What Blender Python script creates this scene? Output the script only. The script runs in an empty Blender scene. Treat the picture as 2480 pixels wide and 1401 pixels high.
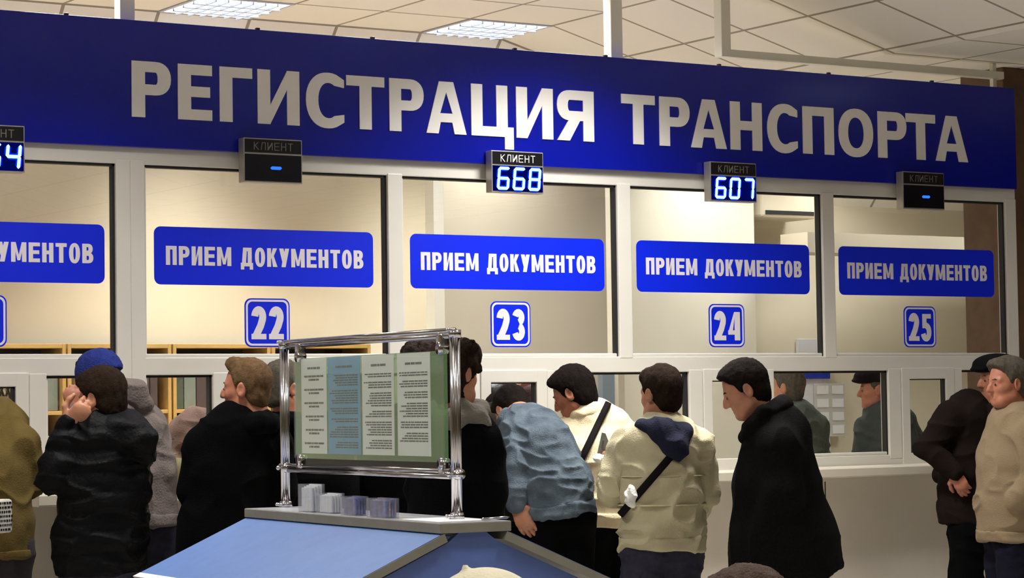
import bpy, bmesh, math, random
import numpy as np
from mathutils import Vector, Matrix
from mathutils.geometry import tessellate_polygon
random.seed(7); RNG = np.random.default_rng(7)
SC = bpy.context.scene
COL = SC.collection

# ------------------------------------------------------------------ camera
FPX = 5920.08
YAW, PITCH, ROLL = 0.5658, 0.0474, -0.0146
CAM = np.array([-4.8654, -10.9933, 1.53])
_fw = np.array([math.sin(YAW)*math.cos(PITCH), math.cos(YAW)*math.cos(PITCH), math.sin(PITCH)])
_r = np.array([math.cos(YAW), -math.sin(YAW), 0.0]); _u = np.cross(_r, _fw)
CR = _r*math.cos(ROLL) + _u*math.sin(ROLL); CU = -_r*math.sin(ROLL) + _u*math.cos(ROLL); CF = _fw
cam = bpy.data.cameras.new('camera'); cam.sensor_width = 36.0; cam.lens = FPX*36.0/2480.0
cam.clip_end = 100
co = bpy.data.objects.new('camera', cam); COL.objects.link(co)
co.matrix_world = Matrix(((CR[0], CU[0], -CF[0], CAM[0]), (CR[1], CU[1], -CF[1], CAM[1]), (CR[2], CU[2], -CF[2], CAM[2]), (0, 0, 0, 1)))
SC.camera = co
def ray(x, y): return CR*(x-1240)/FPX - CU*(y-700.5)/FPX + CF
def at(x, y, Y=0.0):
    d = ray(x, y); return CAM + d*(Y-CAM[1])/d[1]

# ------------------------------------------------------------------ world, exposure
SC.view_settings.view_transform = 'Standard'; SC.view_settings.look = 'None'
SC.view_settings.exposure = 0.08; SC.view_settings.gamma = 1.0
SC.view_settings.use_curve_mapping = False
SC.cycles.use_denoising = True
SC.cycles.max_bounces = 8; SC.cycles.transparent_max_bounces = 16
W = bpy.data.worlds.new('world'); SC.world = W; W.use_nodes = True
W.node_tree.nodes['Background'].inputs[0].default_value = (0.9, 0.85, 0.75, 1)
W.node_tree.nodes['Background'].inputs[1].default_value = 0.05
OFFICE_W, HALL_W = 37.0, 1.0
CEIL = 3.92
def area(name, loc, size, power, color, parent=None, spread=125):
    l = bpy.data.lights.new(name, 'AREA'); l.shape = 'SQUARE'; l.size = size; l.energy = power; l.color = color; l.spread = math.radians(spread)
    o = bpy.data.objects.new(name, l); COL.objects.link(o); o.location = loc
    if parent is not None:
        o.parent = parent
    return o

# ------------------------------------------------------------------ materials
def s2l(c):
    return tuple(((v/255.0)/12.92 if v/255.0 <= 0.04045 else ((v/255.0+0.055)/1.055)**2.4) for v in c)
def mat(name, rgb, rough=0.6, metal=0.0, spec=0.5, var=0.0, vscale=8.0, bump=0.0, bscale=60.0, emit=0.0, sheen=0.0, rgb2=None, coat=0.0):
    m = bpy.data.materials.new(name); m.use_nodes = True
    nt = m.node_tree; b = nt.nodes['Principled BSDF']
    c = s2l(rgb)
    b.inputs['Base Color'].default_value = (*c, 1); b.inputs['Roughness'].default_value = rough
    b.inputs['Metallic'].default_value = metal; b.inputs['Specular IOR Level'].default_value = spec
    if coat: b.inputs['Coat Weight'].default_value = coat
    if sheen: b.inputs['Sheen Weight'].default_value = sheen
    if emit:
        b.inputs['Emission Color'].default_value = (*c, 1); b.inputs['Emission Strength'].default_value = emit
    tc = None
    if var or bump or rgb2: tc = nt.nodes.new('ShaderNodeTexCoord')
    if var or rgb2:
        n = nt.nodes.new('ShaderNodeTexNoise'); n.inputs['Scale'].default_value = vscale; n.inputs['Detail'].default_value = 5
        nt.links.new(tc.outputs['Object'], n.inputs['Vector'])
        r = nt.nodes.new('ShaderNodeValToRGB')
        c2 = s2l(rgb2) if rgb2 else tuple(v*(1-var) for v in c)
        c1 = c if rgb2 else tuple(min(1, v*(1+var)) for v in c)
        r.color_ramp.elements[0].position = 0.32; r.color_ramp.elements[1].position = 0.68
        r.color_ramp.elements[0].color = (*c2, 1); r.color_ramp.elements[1].color = (*c1, 1)
        nt.links.new(n.outputs['Fac'], r.inputs['Fac']); nt.links.new(r.outputs['Color'], b.inputs['Base Color'])
    if bump:
        n2 = nt.nodes.new('ShaderNodeTexNoise'); n2.inputs['Scale'].default_value = bscale; n2.inputs['Detail'].default_value = 4
        nt.links.new(tc.outputs['Object'], n2.inputs['Vector'])
        bp = nt.nodes.new('ShaderNodeBump'); bp.inputs['Strength'].default_value = bump; bp.inputs['Distance'].default_value = 0.01
        nt.links.new(n2.outputs['Fac'], bp.inputs['Height']); nt.links.new(bp.outputs['Normal'], b.inputs['Normal'])
    return m
def glass_mat(name, tint, ior=1.5, opacity=0.0, dcol=(200, 220, 200), rough=0.0):
    m = bpy.data.materials.new(name); m.use_nodes = True; nt = m.node_tree
    for n in list(nt.nodes): nt.nodes.remove(n)
    out = nt.nodes.new('ShaderNodeOutputMaterial')
    tr = nt.nodes.new('ShaderNodeBsdfTransparent'); tr.inputs[0].default_value = (*tint, 1)
    gl = nt.nodes.new('ShaderNodeBsdfGlossy'); gl.inputs['Roughness'].default_value = rough
    fr = nt.nodes.new('ShaderNodeFresnel'); fr.inputs['IOR'].default_value = ior
    mx = nt.nodes.new('ShaderNodeMixShader')
    ge = nt.nodes.new('ShaderNodeNewGeometry'); im = nt.nodes.new('ShaderNodeMix'); im.inputs[2].default_value = ior; im.inputs[3].default_value = 1.0/ior
    nt.links.new(ge.outputs['Backfacing'], im.inputs[0]); nt.links.new(im.outputs[0], fr.inputs['IOR'])
    nt.links.new(fr.outputs[0], mx.inputs[0]); nt.links.new(tr.outputs[0], mx.inputs[1]); nt.links.new(gl.outputs[0], mx.inputs[2])
    last = mx
    if opacity:
        df = nt.nodes.new('ShaderNodeBsdfDiffuse'); df.inputs[0].default_value = (*s2l(dcol), 1)
        m2 = nt.nodes.new('ShaderNodeMixShader'); m2.inputs[0].default_value = opacity
        nt.links.new(mx.outputs[0], m2.inputs[1]); nt.links.new(df.outputs[0], m2.inputs[2]); last = m2
    nt.links.new(last.outputs[0], out.inputs[0])
    return m
def emit_mat(name, rgb, s):
    m = bpy.data.materials.new(name); m.use_nodes = True; nt = m.node_tree
    for n in list(nt.nodes): nt.nodes.remove(n)
    out = nt.nodes.new('ShaderNodeOutputMaterial'); e = nt.nodes.new('ShaderNodeEmission')
    e.inputs[0].default_value = (*s2l(rgb), 1); e.inputs[1].default_value = s
    nt.links.new(e.outputs[0], out.inputs[0]); return m
def tile_mat(name, rgb, line, tile, offx, offy, lw):
    m = mat(name, rgb, rough=0.85, bump=0.15, bscale=180)
    nt = m.node_tree; b = nt.nodes['Principled BSDF']
    tc = nt.nodes.new('ShaderNodeUVMap')
    sep = nt.nodes.new('ShaderNodeSeparateXYZ'); nt.links.new(tc.outputs[0], sep.inputs[0])
    outs = []
    for k, off in ((0, offx), (1, offy)):
        a = nt.nodes.new('ShaderNodeMath'); a.operation = 'SUBTRACT'; a.inputs[1].default_value = off; nt.links.new(sep.outputs[k], a.inputs[0])
        d = nt.nodes.new('ShaderNodeMath'); d.operation = 'DIVIDE'; d.inputs[1].default_value = tile; nt.links.new(a.outputs[0], d.inputs[0])
        p = nt.nodes.new('ShaderNodeMath'); p.operation = 'PINGPONG'; p.inputs[1].default_value = 0.5; nt.links.new(d.outputs[0], p.inputs[0])
        l = nt.nodes.new('ShaderNodeMath'); l.operation = 'LESS_THAN'; l.inputs[1].default_value = lw/tile/2; nt.links.new(p.outputs[0], l.inputs[0])
        outs.append(l)
    mxm = nt.nodes.new('ShaderNodeMath'); mxm.operation = 'MAXIMUM'
    nt.links.new(outs[0].outputs[0], mxm.inputs[0]); nt.links.new(outs[1].outputs[0], mxm.inputs[1])
    mix = nt.nodes.new('ShaderNodeMix'); mix.data_type = 'RGBA'
    nt.links.new(mxm.outputs[0], mix.inputs[0])
    mix.inputs[6].default_value = (*s2l(rgb), 1); mix.inputs[7].default_value = (*s2l(line), 1)
    nt.links.new(mix.outputs[2], b.inputs['Base Color'])
    return m

M = dict(
    pvc=mat('white_pvc', (220, 216, 207), 0.35, var=0.03, vscale=3),
    gasket=mat('black_gasket', (25, 24, 26), 0.6),
    blue=mat('sign_blue', (2, 16, 150), 0.2, spec=0.5, var=0.05, vscale=2),
    stick=mat('sticker_blue', (0, 36, 226), 0.4, var=0.03, vscale=4),
    letter=mat('letter_white', (240, 236, 232), 0.45, bump=0.05, bscale=200),
    sletter=mat('sticker_white', (228, 222, 228), 0.5, bump=0.03, bscale=200),
    wall=mat('cream_wall', (224, 214, 188), 0.8, var=0.03, vscale=2, bump=0.05),
    beige=mat('beige_wall', (206, 196, 174), 0.8, var=0.04, vscale=2, bump=0.05),
    white=mat('white_wall', (232, 226, 206), 0.8, var=0.03, vscale=2, bump=0.05),
    counter=mat('counter_panel', (232, 224, 210), 0.6, var=0.05, vscale=3, bump=0.06),
    ledge=mat('ledge_laminate', (214, 206, 188), 0.4, var=0.03, vscale=5),
    brown=mat('brown_stone', (96, 70, 48), 0.6, var=0.2, vscale=9, bump=0.15, bscale=30),
    floor=mat('floor_tile', (200, 194, 184), 0.35, var=0.12, vscale=4, bump=0.05),
    metalw=mat('white_paint_metal', (232, 228, 212), 0.4, var=0.02, vscale=6),
    alu=mat('aluminium', (176, 172, 166), 0.35, metal=0.6, bump=0.03, bscale=150),
    black=mat('black_plastic', (14, 13, 16), 0.3, var=0.1, vscale=20),
    screen=mat('dark_screen', (6, 5, 18), 0.25, var=0.1, vscale=20),
    grey_txt=mat('grey_print', (120, 116, 112), 0.5, bump=0.02),
    led=emit_mat('blue_led', (150, 195, 255), 2.6),
    litscreen=emit_mat('lit_blue_screen', (0, 12, 110), .55),
    leddim=emit_mat('blue_dash', (40, 110, 255), 1.5),
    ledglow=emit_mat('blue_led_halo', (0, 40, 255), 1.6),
    chrome=mat('chrome', (205, 202, 206), 0.16, metal=1.0, var=0.06, vscale=30),
    desk=mat('desk_blue_laminate', (78, 112, 172), 0.5, var=0.05, vscale=14, bump=0.04, bscale=220),
    deskd=mat('desk_blue_end', (90, 112, 176), 0.5, var=0.06, vscale=14, bump=0.04, bscale=220),
    edge=mat('desk_edge', (128, 124, 112), 0.5, var=0.08, vscale=12),
    edgew=mat('desk_white_edge', (226, 226, 228), 0.5, var=0.03, vscale=12),
    paper=mat('paper', (240, 240, 238), 0.8, var=0.02, vscale=10),
    paperb=mat('blue_paper', (112, 170, 208), 0.8, var=0.05, vscale=10),
    ink=mat('ink', (86, 88, 96), 0.7, var=0.1, vscale=60),
    acry=glass_mat('clear_acrylic', (0.95, 0.96, 0.98), 1.5, opacity=0.07, dcol=(190, 195, 215)),
    pane=glass_mat('window_glass', (0.97, 0.98, 0.97), 1.65),
    panel=glass_mat('green_acrylic_panel', (0.72, 0.86, 0.70), 1.45, opacity=0.32, dcol=(150, 184, 140)),
    frontp=glass_mat('hazy_acrylic', (0.97, 0.985, 0.97), 1.45, opacity=0.05, dcol=(190, 206, 184)),
    wood=mat('yellow_wood', (196, 156, 88), 0.5, var=0.12, vscale=6, bump=0.05),
    darkin=mat('shelf_dark', (58, 44, 32), 0.7, var=0.2, vscale=10),
    lamp=emit_mat('lamp_tube', (236, 244, 255), 2.6),
    louvre=mat('louvre_white', (200, 204, 214), 0.4, metal=0.0, bump=0.02),
    skin=mat('skin', (178, 122, 94), 0.5, var=0.10, vscale=22, bump=0.08, bscale=90),
    skin2=mat('skin_ruddy', (176, 112, 86), 0.5, var=0.12, vscale=22, bump=0.08, bscale=90),
    eye=mat('eye_white', (104, 86, 76), 0.6, spec=.2, bump=0.01),
    iris=mat('iris_dark', (34, 24, 20), 0.5, spec=.2, bump=0.01),
)

# ------------------------------------------------------------------ object helpers
def setp(o, label=None, cat=None, group=None, kind=None):
    if label: o['label'] = label
    if cat: o['category'] = cat
    if group: o['group'] = group
    if kind: o['kind'] = kind
    return o
def empty(name, loc=(0, 0, 0), label=None, cat=None, group=None, kind=None, rz=0.0):
    o = bpy.data.objects.new(name, None); COL.objects.link(o); o.location = loc; o.rotation_euler = (0, 0, rz)
    o.empty_display_size = 0.1
    return setp(o, label, cat, group, kind)
def link(name, me, m, parent=None, smooth=False):
    o = bpy.data.objects.new(name, me); COL.objects.link(o)
    if m is not None:
        for mm in (m if isinstance(m, (list, tuple)) else [m]): me.materials.append(mm)
    if smooth: me.polygons.foreach_set('use_smooth', [True]*len(me.polygons))
    if parent is not None: o.parent = parent
    return o
class MB:
    """collects shapes into one mesh"""
    def __init__(s): s.bm = bmesh.new()
    def box(s, x0, x1, y0, y1, z0, z1, bev=0.0, mi=0):
        r = bmesh.ops.create_cube(s.bm, size=1.0)
        v = r['verts']
        bmesh.ops.scale(s.bm, vec=(x1-x0, y1-y0, z1-z0), verts=v)
        bmesh.ops.translate(s.bm, vec=((x0+x1)/2, (y0+y1)/2, (z0+z1)/2), verts=v)
        if bev:
            ed = list({e for q in v for e in q.link_edges})
            bmesh.ops.bevel(s.bm, geom=ed, offset=bev, segments=2, affect='EDGES', profile=0.5)
        return s
    def prism(s, poly, y0, y1, axis='y'):
        """closed polygon (u, w) extruded along an axis"""
        def P(u, w, t): return {'y': (u, t, w), 'x': (t, u, w), 'z': (u, w, t)}[axis]
        a = [s.bm.verts.new(P(u, w, y0)) for u, w in poly]; b = [s.bm.verts.new(P(u, w, y1)) for u, w in poly]
        n = len(poly)
        s.bm.faces.new(a); s.bm.faces.new(b[::-1])
        for i in range(n): s.bm.faces.new((a[i], b[i], b[(i+1) % n], a[(i+1) % n]))
        return s
    def tube(s, pts, r, n=12, caps=True):
        pts = [Vector(p) for p in pts]; rings = []
        rr = r if isinstance(r, (list, tuple)) else [r]*len(pts)
        up = None
        for i, p in enumerate(pts):
            t = (pts[min(i+1, len(pts)-1)] - pts[max(i-1, 0)]).normalized()
            if up is None or abs(up.dot(t)) > 0.95: up = Vector((0, 0, 1)) if abs(t.z) < 0.9 else Vector((1, 0, 0))
            a = t.cross(up).normalized(); b = a.cross(t)
            rings.append([s.bm.verts.new(p + (a*math.cos(2*math.pi*k/n) + b*math.sin(2*math.pi*k/n))*rr[i]) for k in range(n)])
        for i in range(len(rings)-1):
            for k in range(n):
                s.bm.faces.new((rings[i][k], rings[i][(k+1) % n], rings[i+1][(k+1) % n], rings[i+1][k]))
        if caps: s.bm.faces.new(rings[0][::-1]); s.bm.faces.new(rings[-1])
        return s
    def sphere(s, c, r, seg=16):
        rr = bmesh.ops.create_uvsphere(s.bm, u_segments=seg, v_segments=seg//2, radius=1.0)
        rad = (r, r, r) if not isinstance(r, (tuple, list)) else r
        bmesh.ops.scale(s.bm, vec=rad, verts=rr['verts']); bmesh.ops.translate(s.bm, vec=c, verts=rr['verts'])
        return s
    def quad(s, *p):
        s.bm.faces.new([s.bm.verts.new(q) for q in p]); return s
    def shape(s, outer, holes, y, thick):
        """flat outline (x,z) with holes, front at y facing -Y, given thickness towards +Y"""
        loops = [outer]+holes
        polys = [[Vector((x, z, 0)) for x, z in l] for l in loops]
        tri = tessellate_polygon(polys)
        flat = [q for l in loops for q in l]
        f = [s.bm.verts.new((x, y, z)) for x, z in flat]; b = [s.bm.verts.new((x, y+thick, z)) for x, z in flat]
        for t in tri:
            try:
                s.bm.faces.new([f[i] for i in t]); s.bm.faces.new([b[i] for i in t][::-1])
            except ValueError: pass
        k = 0
        for l in loops:
            n = len(l)
            for i in range(n):
                i0, i1 = k+i, k+(i+1) % n
                s.bm.faces.new((f[i0], f[i1], b[i1], b[i0]))
            k += n
        return s
    def obj(s, name, m, parent=None, smooth=False, normals=True):
        if normals: bmesh.ops.recalc_face_normals(s.bm, faces=s.bm.faces)
        me = bpy.data.meshes.new(name); s.bm.to_mesh(me); s.bm.free()
        o = link(name, me, m, parent, smooth)
        return o
def smooth_angle(o, deg=35):
    me = o.data
    me.polygons.foreach_set('use_smooth', [True]*len(me.polygons))
    try: me.set_sharp_from_angle(angle=math.radians(deg))
    except Exception: pass
    return o
def structure(o): o['kind'] = 'structure'; return o

# ------------------------------------------------------------------ lettering
def arc(cx, cy, rx, ry, a0, a1, n=14, e=1.0):
    out = []
    for i in range(n+1):
        a = math.radians(a0+(a1-a0)*i/n); c, s_ = math.cos(a), math.sin(a)
        out.append((cx+rx*math.copysign(abs(c)**e, c), cy+ry*math.copysign(abs(s_)**e, s_)))
    return out
def rect(x0, x1, y0, y1): return ([(x0, y0), (x1, y0), (x1, y1), (x0, y1)], [])
def poly(*p): return (list(p), [])
def dbowl(x0, x1, y0, y1, t, b):
    h = (y1-y0)/2; r = min(h, (x1-x0)*0.75)
    out = [(x0, y0)] + arc(x1-r, y0+h, r, h, -90, 90, 14, 0.9) + [(x0, y1)]
    ih = h-b; ir = max(r-t, 0.02)
    inn = [(x0+0.001, y0+b)] + arc(x1-r, y0+h, ir, ih, -90, 90, 14, 0.9) + [(x0+0.001, y1-b)]
    return (out, [inn])
def stroke(pts, t):
    """thick polyline as an outline"""
    L, Rr = [], []
    n = len(pts)
    for i, p in enumerate(pts):
        a = pts[max(i-1, 0)]; b = pts[min(i+1, n-1)]
        dx, dy = b[0]-a[0], b[1]-a[1]; d = math.hypot(dx, dy) or 1
        nx, ny = -dy/d*t/2, dx/d*t/2
        L.append((p[0]+nx, p[1]+ny)); Rr.append((p[0]-nx, p[1]-ny))
    return (L+Rr[::-1], [])
def glyph(ch, w, t, b):
    """outlines of a capital in a box w wide and 1 high; t stem, b bar thickness"""
    if ch == 'Р': return [rect(0, t, 0, 1), dbowl(t*0.98, w, 0.40, 1, t, b)]
    if ch == 'Е': return [rect(0, t, 0, 1), rect(t*.98, w, 0, b), rect(t*.98, w*0.94, .5-b/2+.01, .5+b/2+.01), rect(t*.98, w, 1-b, 1)]
    if ch == 'Г': return [rect(0, t, 0, 1), rect(t*.98, w, 1-b, 1)]
    if ch == 'Т': return [rect(0, w, 1-b, 1), rect(w/2-t/2, w/2+t/2, 0, 1-b*.98)]
    if ch == 'П': return [rect(0, t, 0, 1), rect(w-t, w, 0, 1), rect(t*.98, w-t*.98, 1-b, 1)]
    if ch == 'Н': return [rect(0, t, 0, 1), rect(w-t, w, 0, 1), rect(t*.98, w-t*.98, .5-b/2+.01, .5+b/2+.01)]
    if ch == 'И': return [rect(0, t, 0, 1), rect(w-t, w, 0, 1), poly((t*.98, 0), (t*.98, .34), (w-t*.98, 1), (w-t*.98, .66))]
    if ch == 'Ц': return [rect(0, t, 0, 1), rect(w*.86-t, w*.86, 0, 1), rect(t*.98, w*.86-t*.98, 0, b), poly((w*.86-.01, b), (w, b), (w, -.24), (w-t*.8, -.24), (w-t*.8, 0), (w*.86-.01, 0))]
    if ch == 'А':
        return [([(0, 0), (t*1.05, 0), (t*1.05+.055*w, .22), (w-t*1.05-.055*w, .22), (w-t*1.05, 0), (w, 0), (w/2+t*.62, 1), (w/2-t*.62, 1)],
                 [[(w*.5-w*.155, .22+b*.9), (w*.5+w*.155, .22+b*.9), (w/2, .80)]])]
    if ch == 'С':
        o = arc(w*.56, .5, w*.56, .52, 48, 312, 26, .92); i = arc(w*.58, .5, w*.58-t, .52-b, 312, 48, 26, .92)
        o = [(min(x, w*.98), y) for x, y in o]; i = [(min(x, w*.98), y) for x, y in i]
        o[0] = (w*.98, o[0][1]); o[-1] = (w*.98, o[-1][1]); i[0] = (w*.98, i[0][1]); i[-1] = (w*.98, i[-1][1])
        return [(o+i, [])]
    if ch == 'О': return [(arc(w/2, .5, w/2, .52, 0, 354, 34, .9), [arc(w/2, .5, w/2-t, .52-b, 0, 354, 34, .9)])]
    if ch == 'Я':
        d = dbowl(t*.98, w, .40, 1, t, b); f = lambda l: [(w-x, y) for x, y in l]
        return [rect(w-t, w, 0, 1), (f(d[0])[::-1], [f(h)[::-1] for h in d[1]]), poly((0, 0), (t*1.15, 0), (w*.40+t*.8, .42), (w*.40-t*.25, .42))]
    if ch == 'М': return [rect(0, t, 0, 1), rect(w-t, w, 0, 1), poly((t*.5, 1), (t*1.05, 1), (w/2+t*.3, .08), (w/2-t*.3, .08)), poly((w-t*.5, 1), (w-t*1.05, 1), (w/2-t*.3, .08), (w/2+t*.3, .08))]
    if ch == 'Д': return [poly((w*.10, b*.8), (w*.10+t, b*.8), (w*.20+t, 1), (w*.20, 1)), rect(w*.90-t, w*.90, b*.8, 1), rect(w*.22, w*.90-t*.5, 1-b, 1), rect(0, w, 0, b), rect(0, t*.85, -.17, 0.01), rect(w-t*.85, w, -.17, .01)]
    if ch == 'К': return [rect(0, t, 0, 1), poly((t*.9, .43), (t*.9, .58), (w-t*1.1, 1), (w, 1), (t*1.5, .5)), poly((t*1.1, .52), (t*1.6, .64), (w*1.02, 0), (w-t*1.1, 0))]
    if ch == 'У': return [poly((0, 1), (t*1.1, 1), (w*.5+t*.55, .32), (w*.5-t*.55, .32)), poly((w, 1), (w-t*1.05, 1), (w*.5-t*.5, .28), (w*.22, 0), (w*.22+t*1.05, 0))]
    if ch == 'В': return [rect(0, t, 0, 1), dbowl(t*.98, w, 0, .55, t, b*.9), dbowl(t*.98, w*.95, .48, 1, t, b*.9)]
    if ch == 'Л': return [rect(w-t, w, 0, 1), rect(w*.24, w-t*.9, 1-b, 1), poly((0, 0), (t*1.05, 0), (w*.24+t, 1), (w*.24, 1))]
    if ch == '1': return [rect(w*.5-t/2, w*.5+t/2, 0, 1), poly((w*.08, .74), (w*.5, 1), (w*.5, .80), (w*.08, .58))]
    if ch == '2':
        pts = arc(w*.5, .70, w*.5-t/2, .30-b/2, 175, -20, 12) + [(w*.62, .42), (t*.62, b*.55)]
        return [stroke(pts, t), rect(0, w, 0, b)]
    if ch == '3':
        return [stroke(arc(w*.48, .745, w*.5-t/2-.02*w, .255-b/2, 165, -80, 12), t*.95), stroke(arc(w*.48, .275, w*.5-t/2, .275-b/2, 82, -165, 14), t*.95)]
    if ch == '4': return [rect(w*.56, w*.56+t, 0, 1), rect(0, w, .20, .20+b*.9), poly((0, .2+b*.4), (t*.8, .2+b*.4), (w*.62, 1), (w*.56, 1), (w*.52, .98))]
    if ch == '5': return [rect(w*.12, w*.95, 1-b, 1), rect(w*.12, w*.12+t*.85, .47, 1), stroke(arc(w*.46, .325, w*.52-t/2, .325-b/2, 118, -165, 16), t*.95)]
    return []
def write(mb, text, x0, x1, z0, z1, y, thick, t, b, gap=0.16, wide=None):
    """one line of capitals filling x0..x1; t and b in units of letter height"""
    wide = wide or {'М': 1.35, 'Д': 1.2, '1': .7, 'Ц': 1.1}
    h = z1-z0; tot = sum(wide.get(c, 1.0) for c in text) + gap*(len(text)-1)
    u = (x1-x0)/tot; x = x0
    for c in text:
        w = wide.get(c, 1.0)*u
        for k, (o, hs) in enumerate(glyph(c, w/h, t, b)):
            mb.shape([(x+p*h, z0+q*h) for p, q in o], [[(x+p*h, z0+q*h) for p, q in hh] for hh in hs], y-k*.0002, thick)
        x += w+gap*u
def rrect(x0, x1, z0, z1, r, n=6):
    o = []
    for cx, cz, a in ((x1-r, z0+r, -90), (x1-r, z1-r, 0), (x0+r, z1-r, 90), (x0+r, z0+r, 180)):
        o += arc(cx, cz, r, r, a, a+90, n)
    return o

# ------------------------------------------------------------------ shell of the room
XF, XG, ZR = 3.59, 4.83, 3.588     # ceiling folds (flat, sloping, flat)
YB = 2.41                          # row of tiles where the ceiling breaks down to the rear wall
XL, XR, YH, YW = -9.0, 9.0, -15.0, 2.95
def ceiling():
    bm = bmesh.new(); uv = bm.loops.layers.uv.new('UVMap')
    sl = math.hypot(XG-XF, CEIL-ZR)
    def quad(p, t):
        f = bm.faces.new([bm.verts.new(q) for q in p])
        for l, q in zip(f.loops, t): l[uv].uv = q
    dz = 0.62; dy = YW-YB; bl = math.hypot(dz, dy)
    for (xa, za, ua), (xb, zb, ub) in (((XL, CEIL, XL), (XF, CEIL, XF)), ((XF, CEIL, XF), (XG, ZR, XF+sl)), ((XG, ZR, XF+sl), (XR, ZR, XF+sl+XR-XG))):
        quad([(xa, YH, za), (xb, YH, zb), (xb, YB, zb), (xa, YB, za)], [(ua, YH), (ub, YH), (ub, YB), (ua, YB)])
        quad([(xa, YB, za), (xb, YB, zb), (xb, YW, zb-dz), (xa, YW, za-dz)], [(ua, YB), (ub, YB), (ub, YB+bl), (ua, YB+bl)])
    me = bpy.data.meshes.new('ceiling'); bm.to_mesh(me); bm.free()
    m = tile_mat('ceiling_tile', (240, 234, 222), (156, 146, 128), 0.605, XF, YB, 0.022)
    return structure(link('ceiling', me, m))
ceiling()
structure(MB().box(XL, XR, YH, YW, -0.1, 0.0).obj('floor', M['floor']))
structure(MB().box(XL-.1, XL, YH, YW, 0, 4.0).obj('wall_left', M['wall']))
structure(MB().box(XR, XR+.1, YH, YW, 0, 4.0).obj('wall_right', M['brown']))
structure(MB().box(XL, XR, YW, YW+.1, 0, 4.0).obj('wall_back', M['wall']))
structure(MB().box(XL, XR, YH-.1, YH, 0, 4.0).obj('wall_front', M['beige']))
structure(MB().box(5.84, 6.75, 0.13, 0.52, 0, ZR, 0.01).obj('trim_1', M['brown']))       # stone pillar closing the counter
structure(MB().box(-4.6, 5.78, 0.0, 0.12, 0, 1.09).obj('wall_counter', M['counter']))
sg = MB()
for x in (4.235, 0.55, 5.3): sg.box(x, x+.006, -.003, .002, 0, 1.06)
structure(sg.obj('trim_2', M['gasket']))

# ------------------------------------------------------------------ glazed partition
PW, MW = 1.36, 0.0876
PX = [k*(PW+MW) for k in range(4)]
PZ0, PZ1 = 1.786, 2.728
F0, F1 = 0.0, 0.07
fr = MB()
fr.box(-4.6, 5.79, F0, F1, PZ1, 2.86, .004)          # head rail behind the fascia
fr.box(-4.6, 5.79, F0-.004, F1, 1.70, PZ0, .004)     # transom
fr.box(-4.6, 5.79, F0-.004, F1, 1.085, 1.205, .004)  # bottom rail
for x in PX[1:]: fr.box(x-MW, x, F0-.006, F1, PZ0-.01, PZ1+.01, .004)
fr.box(-.151, -.076, F0-.006, F1, 1.2, PZ1+.02, .004); fr.box(-.076, 0, F0-.007, F1, 1.2, PZ1+.02, .004)
fr.box(PX[3]+PW, 5.79, F0-.006, F1, 1.2, PZ1+.02, .004)
fr.box(-1.511-.15, -1.511, F0-.006, F1, 1.2, PZ1+.02, .004)
hatch = [(-1.01, -.598), (.445, .865), (1.905, 2.328), (3.367, 3.80), (4.828, 5.25)]
lower = [(-.511, -.151), (0, .357), (.935, 1.82), (2.371, 3.276), (3.875, 4.733), (5.313, 5.70)]
posts = [(-.598, -.511), (.357, .445), (.865, .935), (1.82, 1.905), (2.328, 2.371), (3.276, 3.367), (3.80, 3.875), (4.733, 4.828), (5.25, 5.313)]
for a, b in posts: fr.box(a, b, F0-.0065, F1, 1.18, 1.712, .004)
structure(fr.obj('trim_3', M['pvc']))
def pane(n, x0, x1, z0, z1, bead=True, rf=0.004):
    w = structure(empty('window_%d' % n, (x0, 0, z0)))
    w2, h = x1-x0, z1-z0
    g = MB().box(0, w2, .034, .040, 0, h).obj('window_pane', M['pane'], w)
    gk = MB()
    gk.box(w2-.012, w2, .012, .05, 0, h); gk.box(0, w2, .012, .05, h-.012, h)
    gk.obj('gasket', M['gasket'], w)
    bd = MB(); bd.box(0, w2-.012, .006, .033, 0, .018, rf); bd.box(0, .012, .012, .033, .018, h-.012)
    bd.obj('glazing_bead', M['pvc'], w)
    return w
n = 1
for x0 in [-1.511]+PX:
    pane(n, x0, x0+PW, PZ0, PZ1); n += 1
for a, b in lower:
    pane(n, a, b, 1.205, 1.70); n += 1
for a, b in hatch:
    w = structure(empty('window_%d' % n, (a, 0, 1.13))); n += 1
    ww, h = b-a, 0.585; f = MB()
    f.box(0.003, .065, -.012, .05, .005, h, .004); f.box(ww-.07, ww-.003, -.012, .05, .005, h, .004)
    f.box(.06, ww-.065, -.0115, .05, .005, .08, .004); f.box(.06, ww-.065, -.0115, .05, h-.066, h, .004)
    f.obj('sash', M['pvc'], w)
    MB().box(.064, ww-.069, .012, .018, .079, h-.065).obj('window_pane', M['pane'], w)
    gk = MB(); gk.box(ww-.082, ww-.069, .0, .03, .079, h-.065); gk.box(.064, ww-.069, .0, .03, h-.072, h-.065)
    gk.obj('gasket', M['gasket'], w)
cl = MB().prism([(-.27, 1.09), (-.28, 1.098), (-.28, 1.14), (-.27, 1.148), (-.012, 1.148), (-.012, 1.09)], -.66, 5.79, 'x').obj('counter_ledge', M['ledge'])
setp(cl, 'long pale counter ledge running under the service windows', 'counter')

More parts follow.
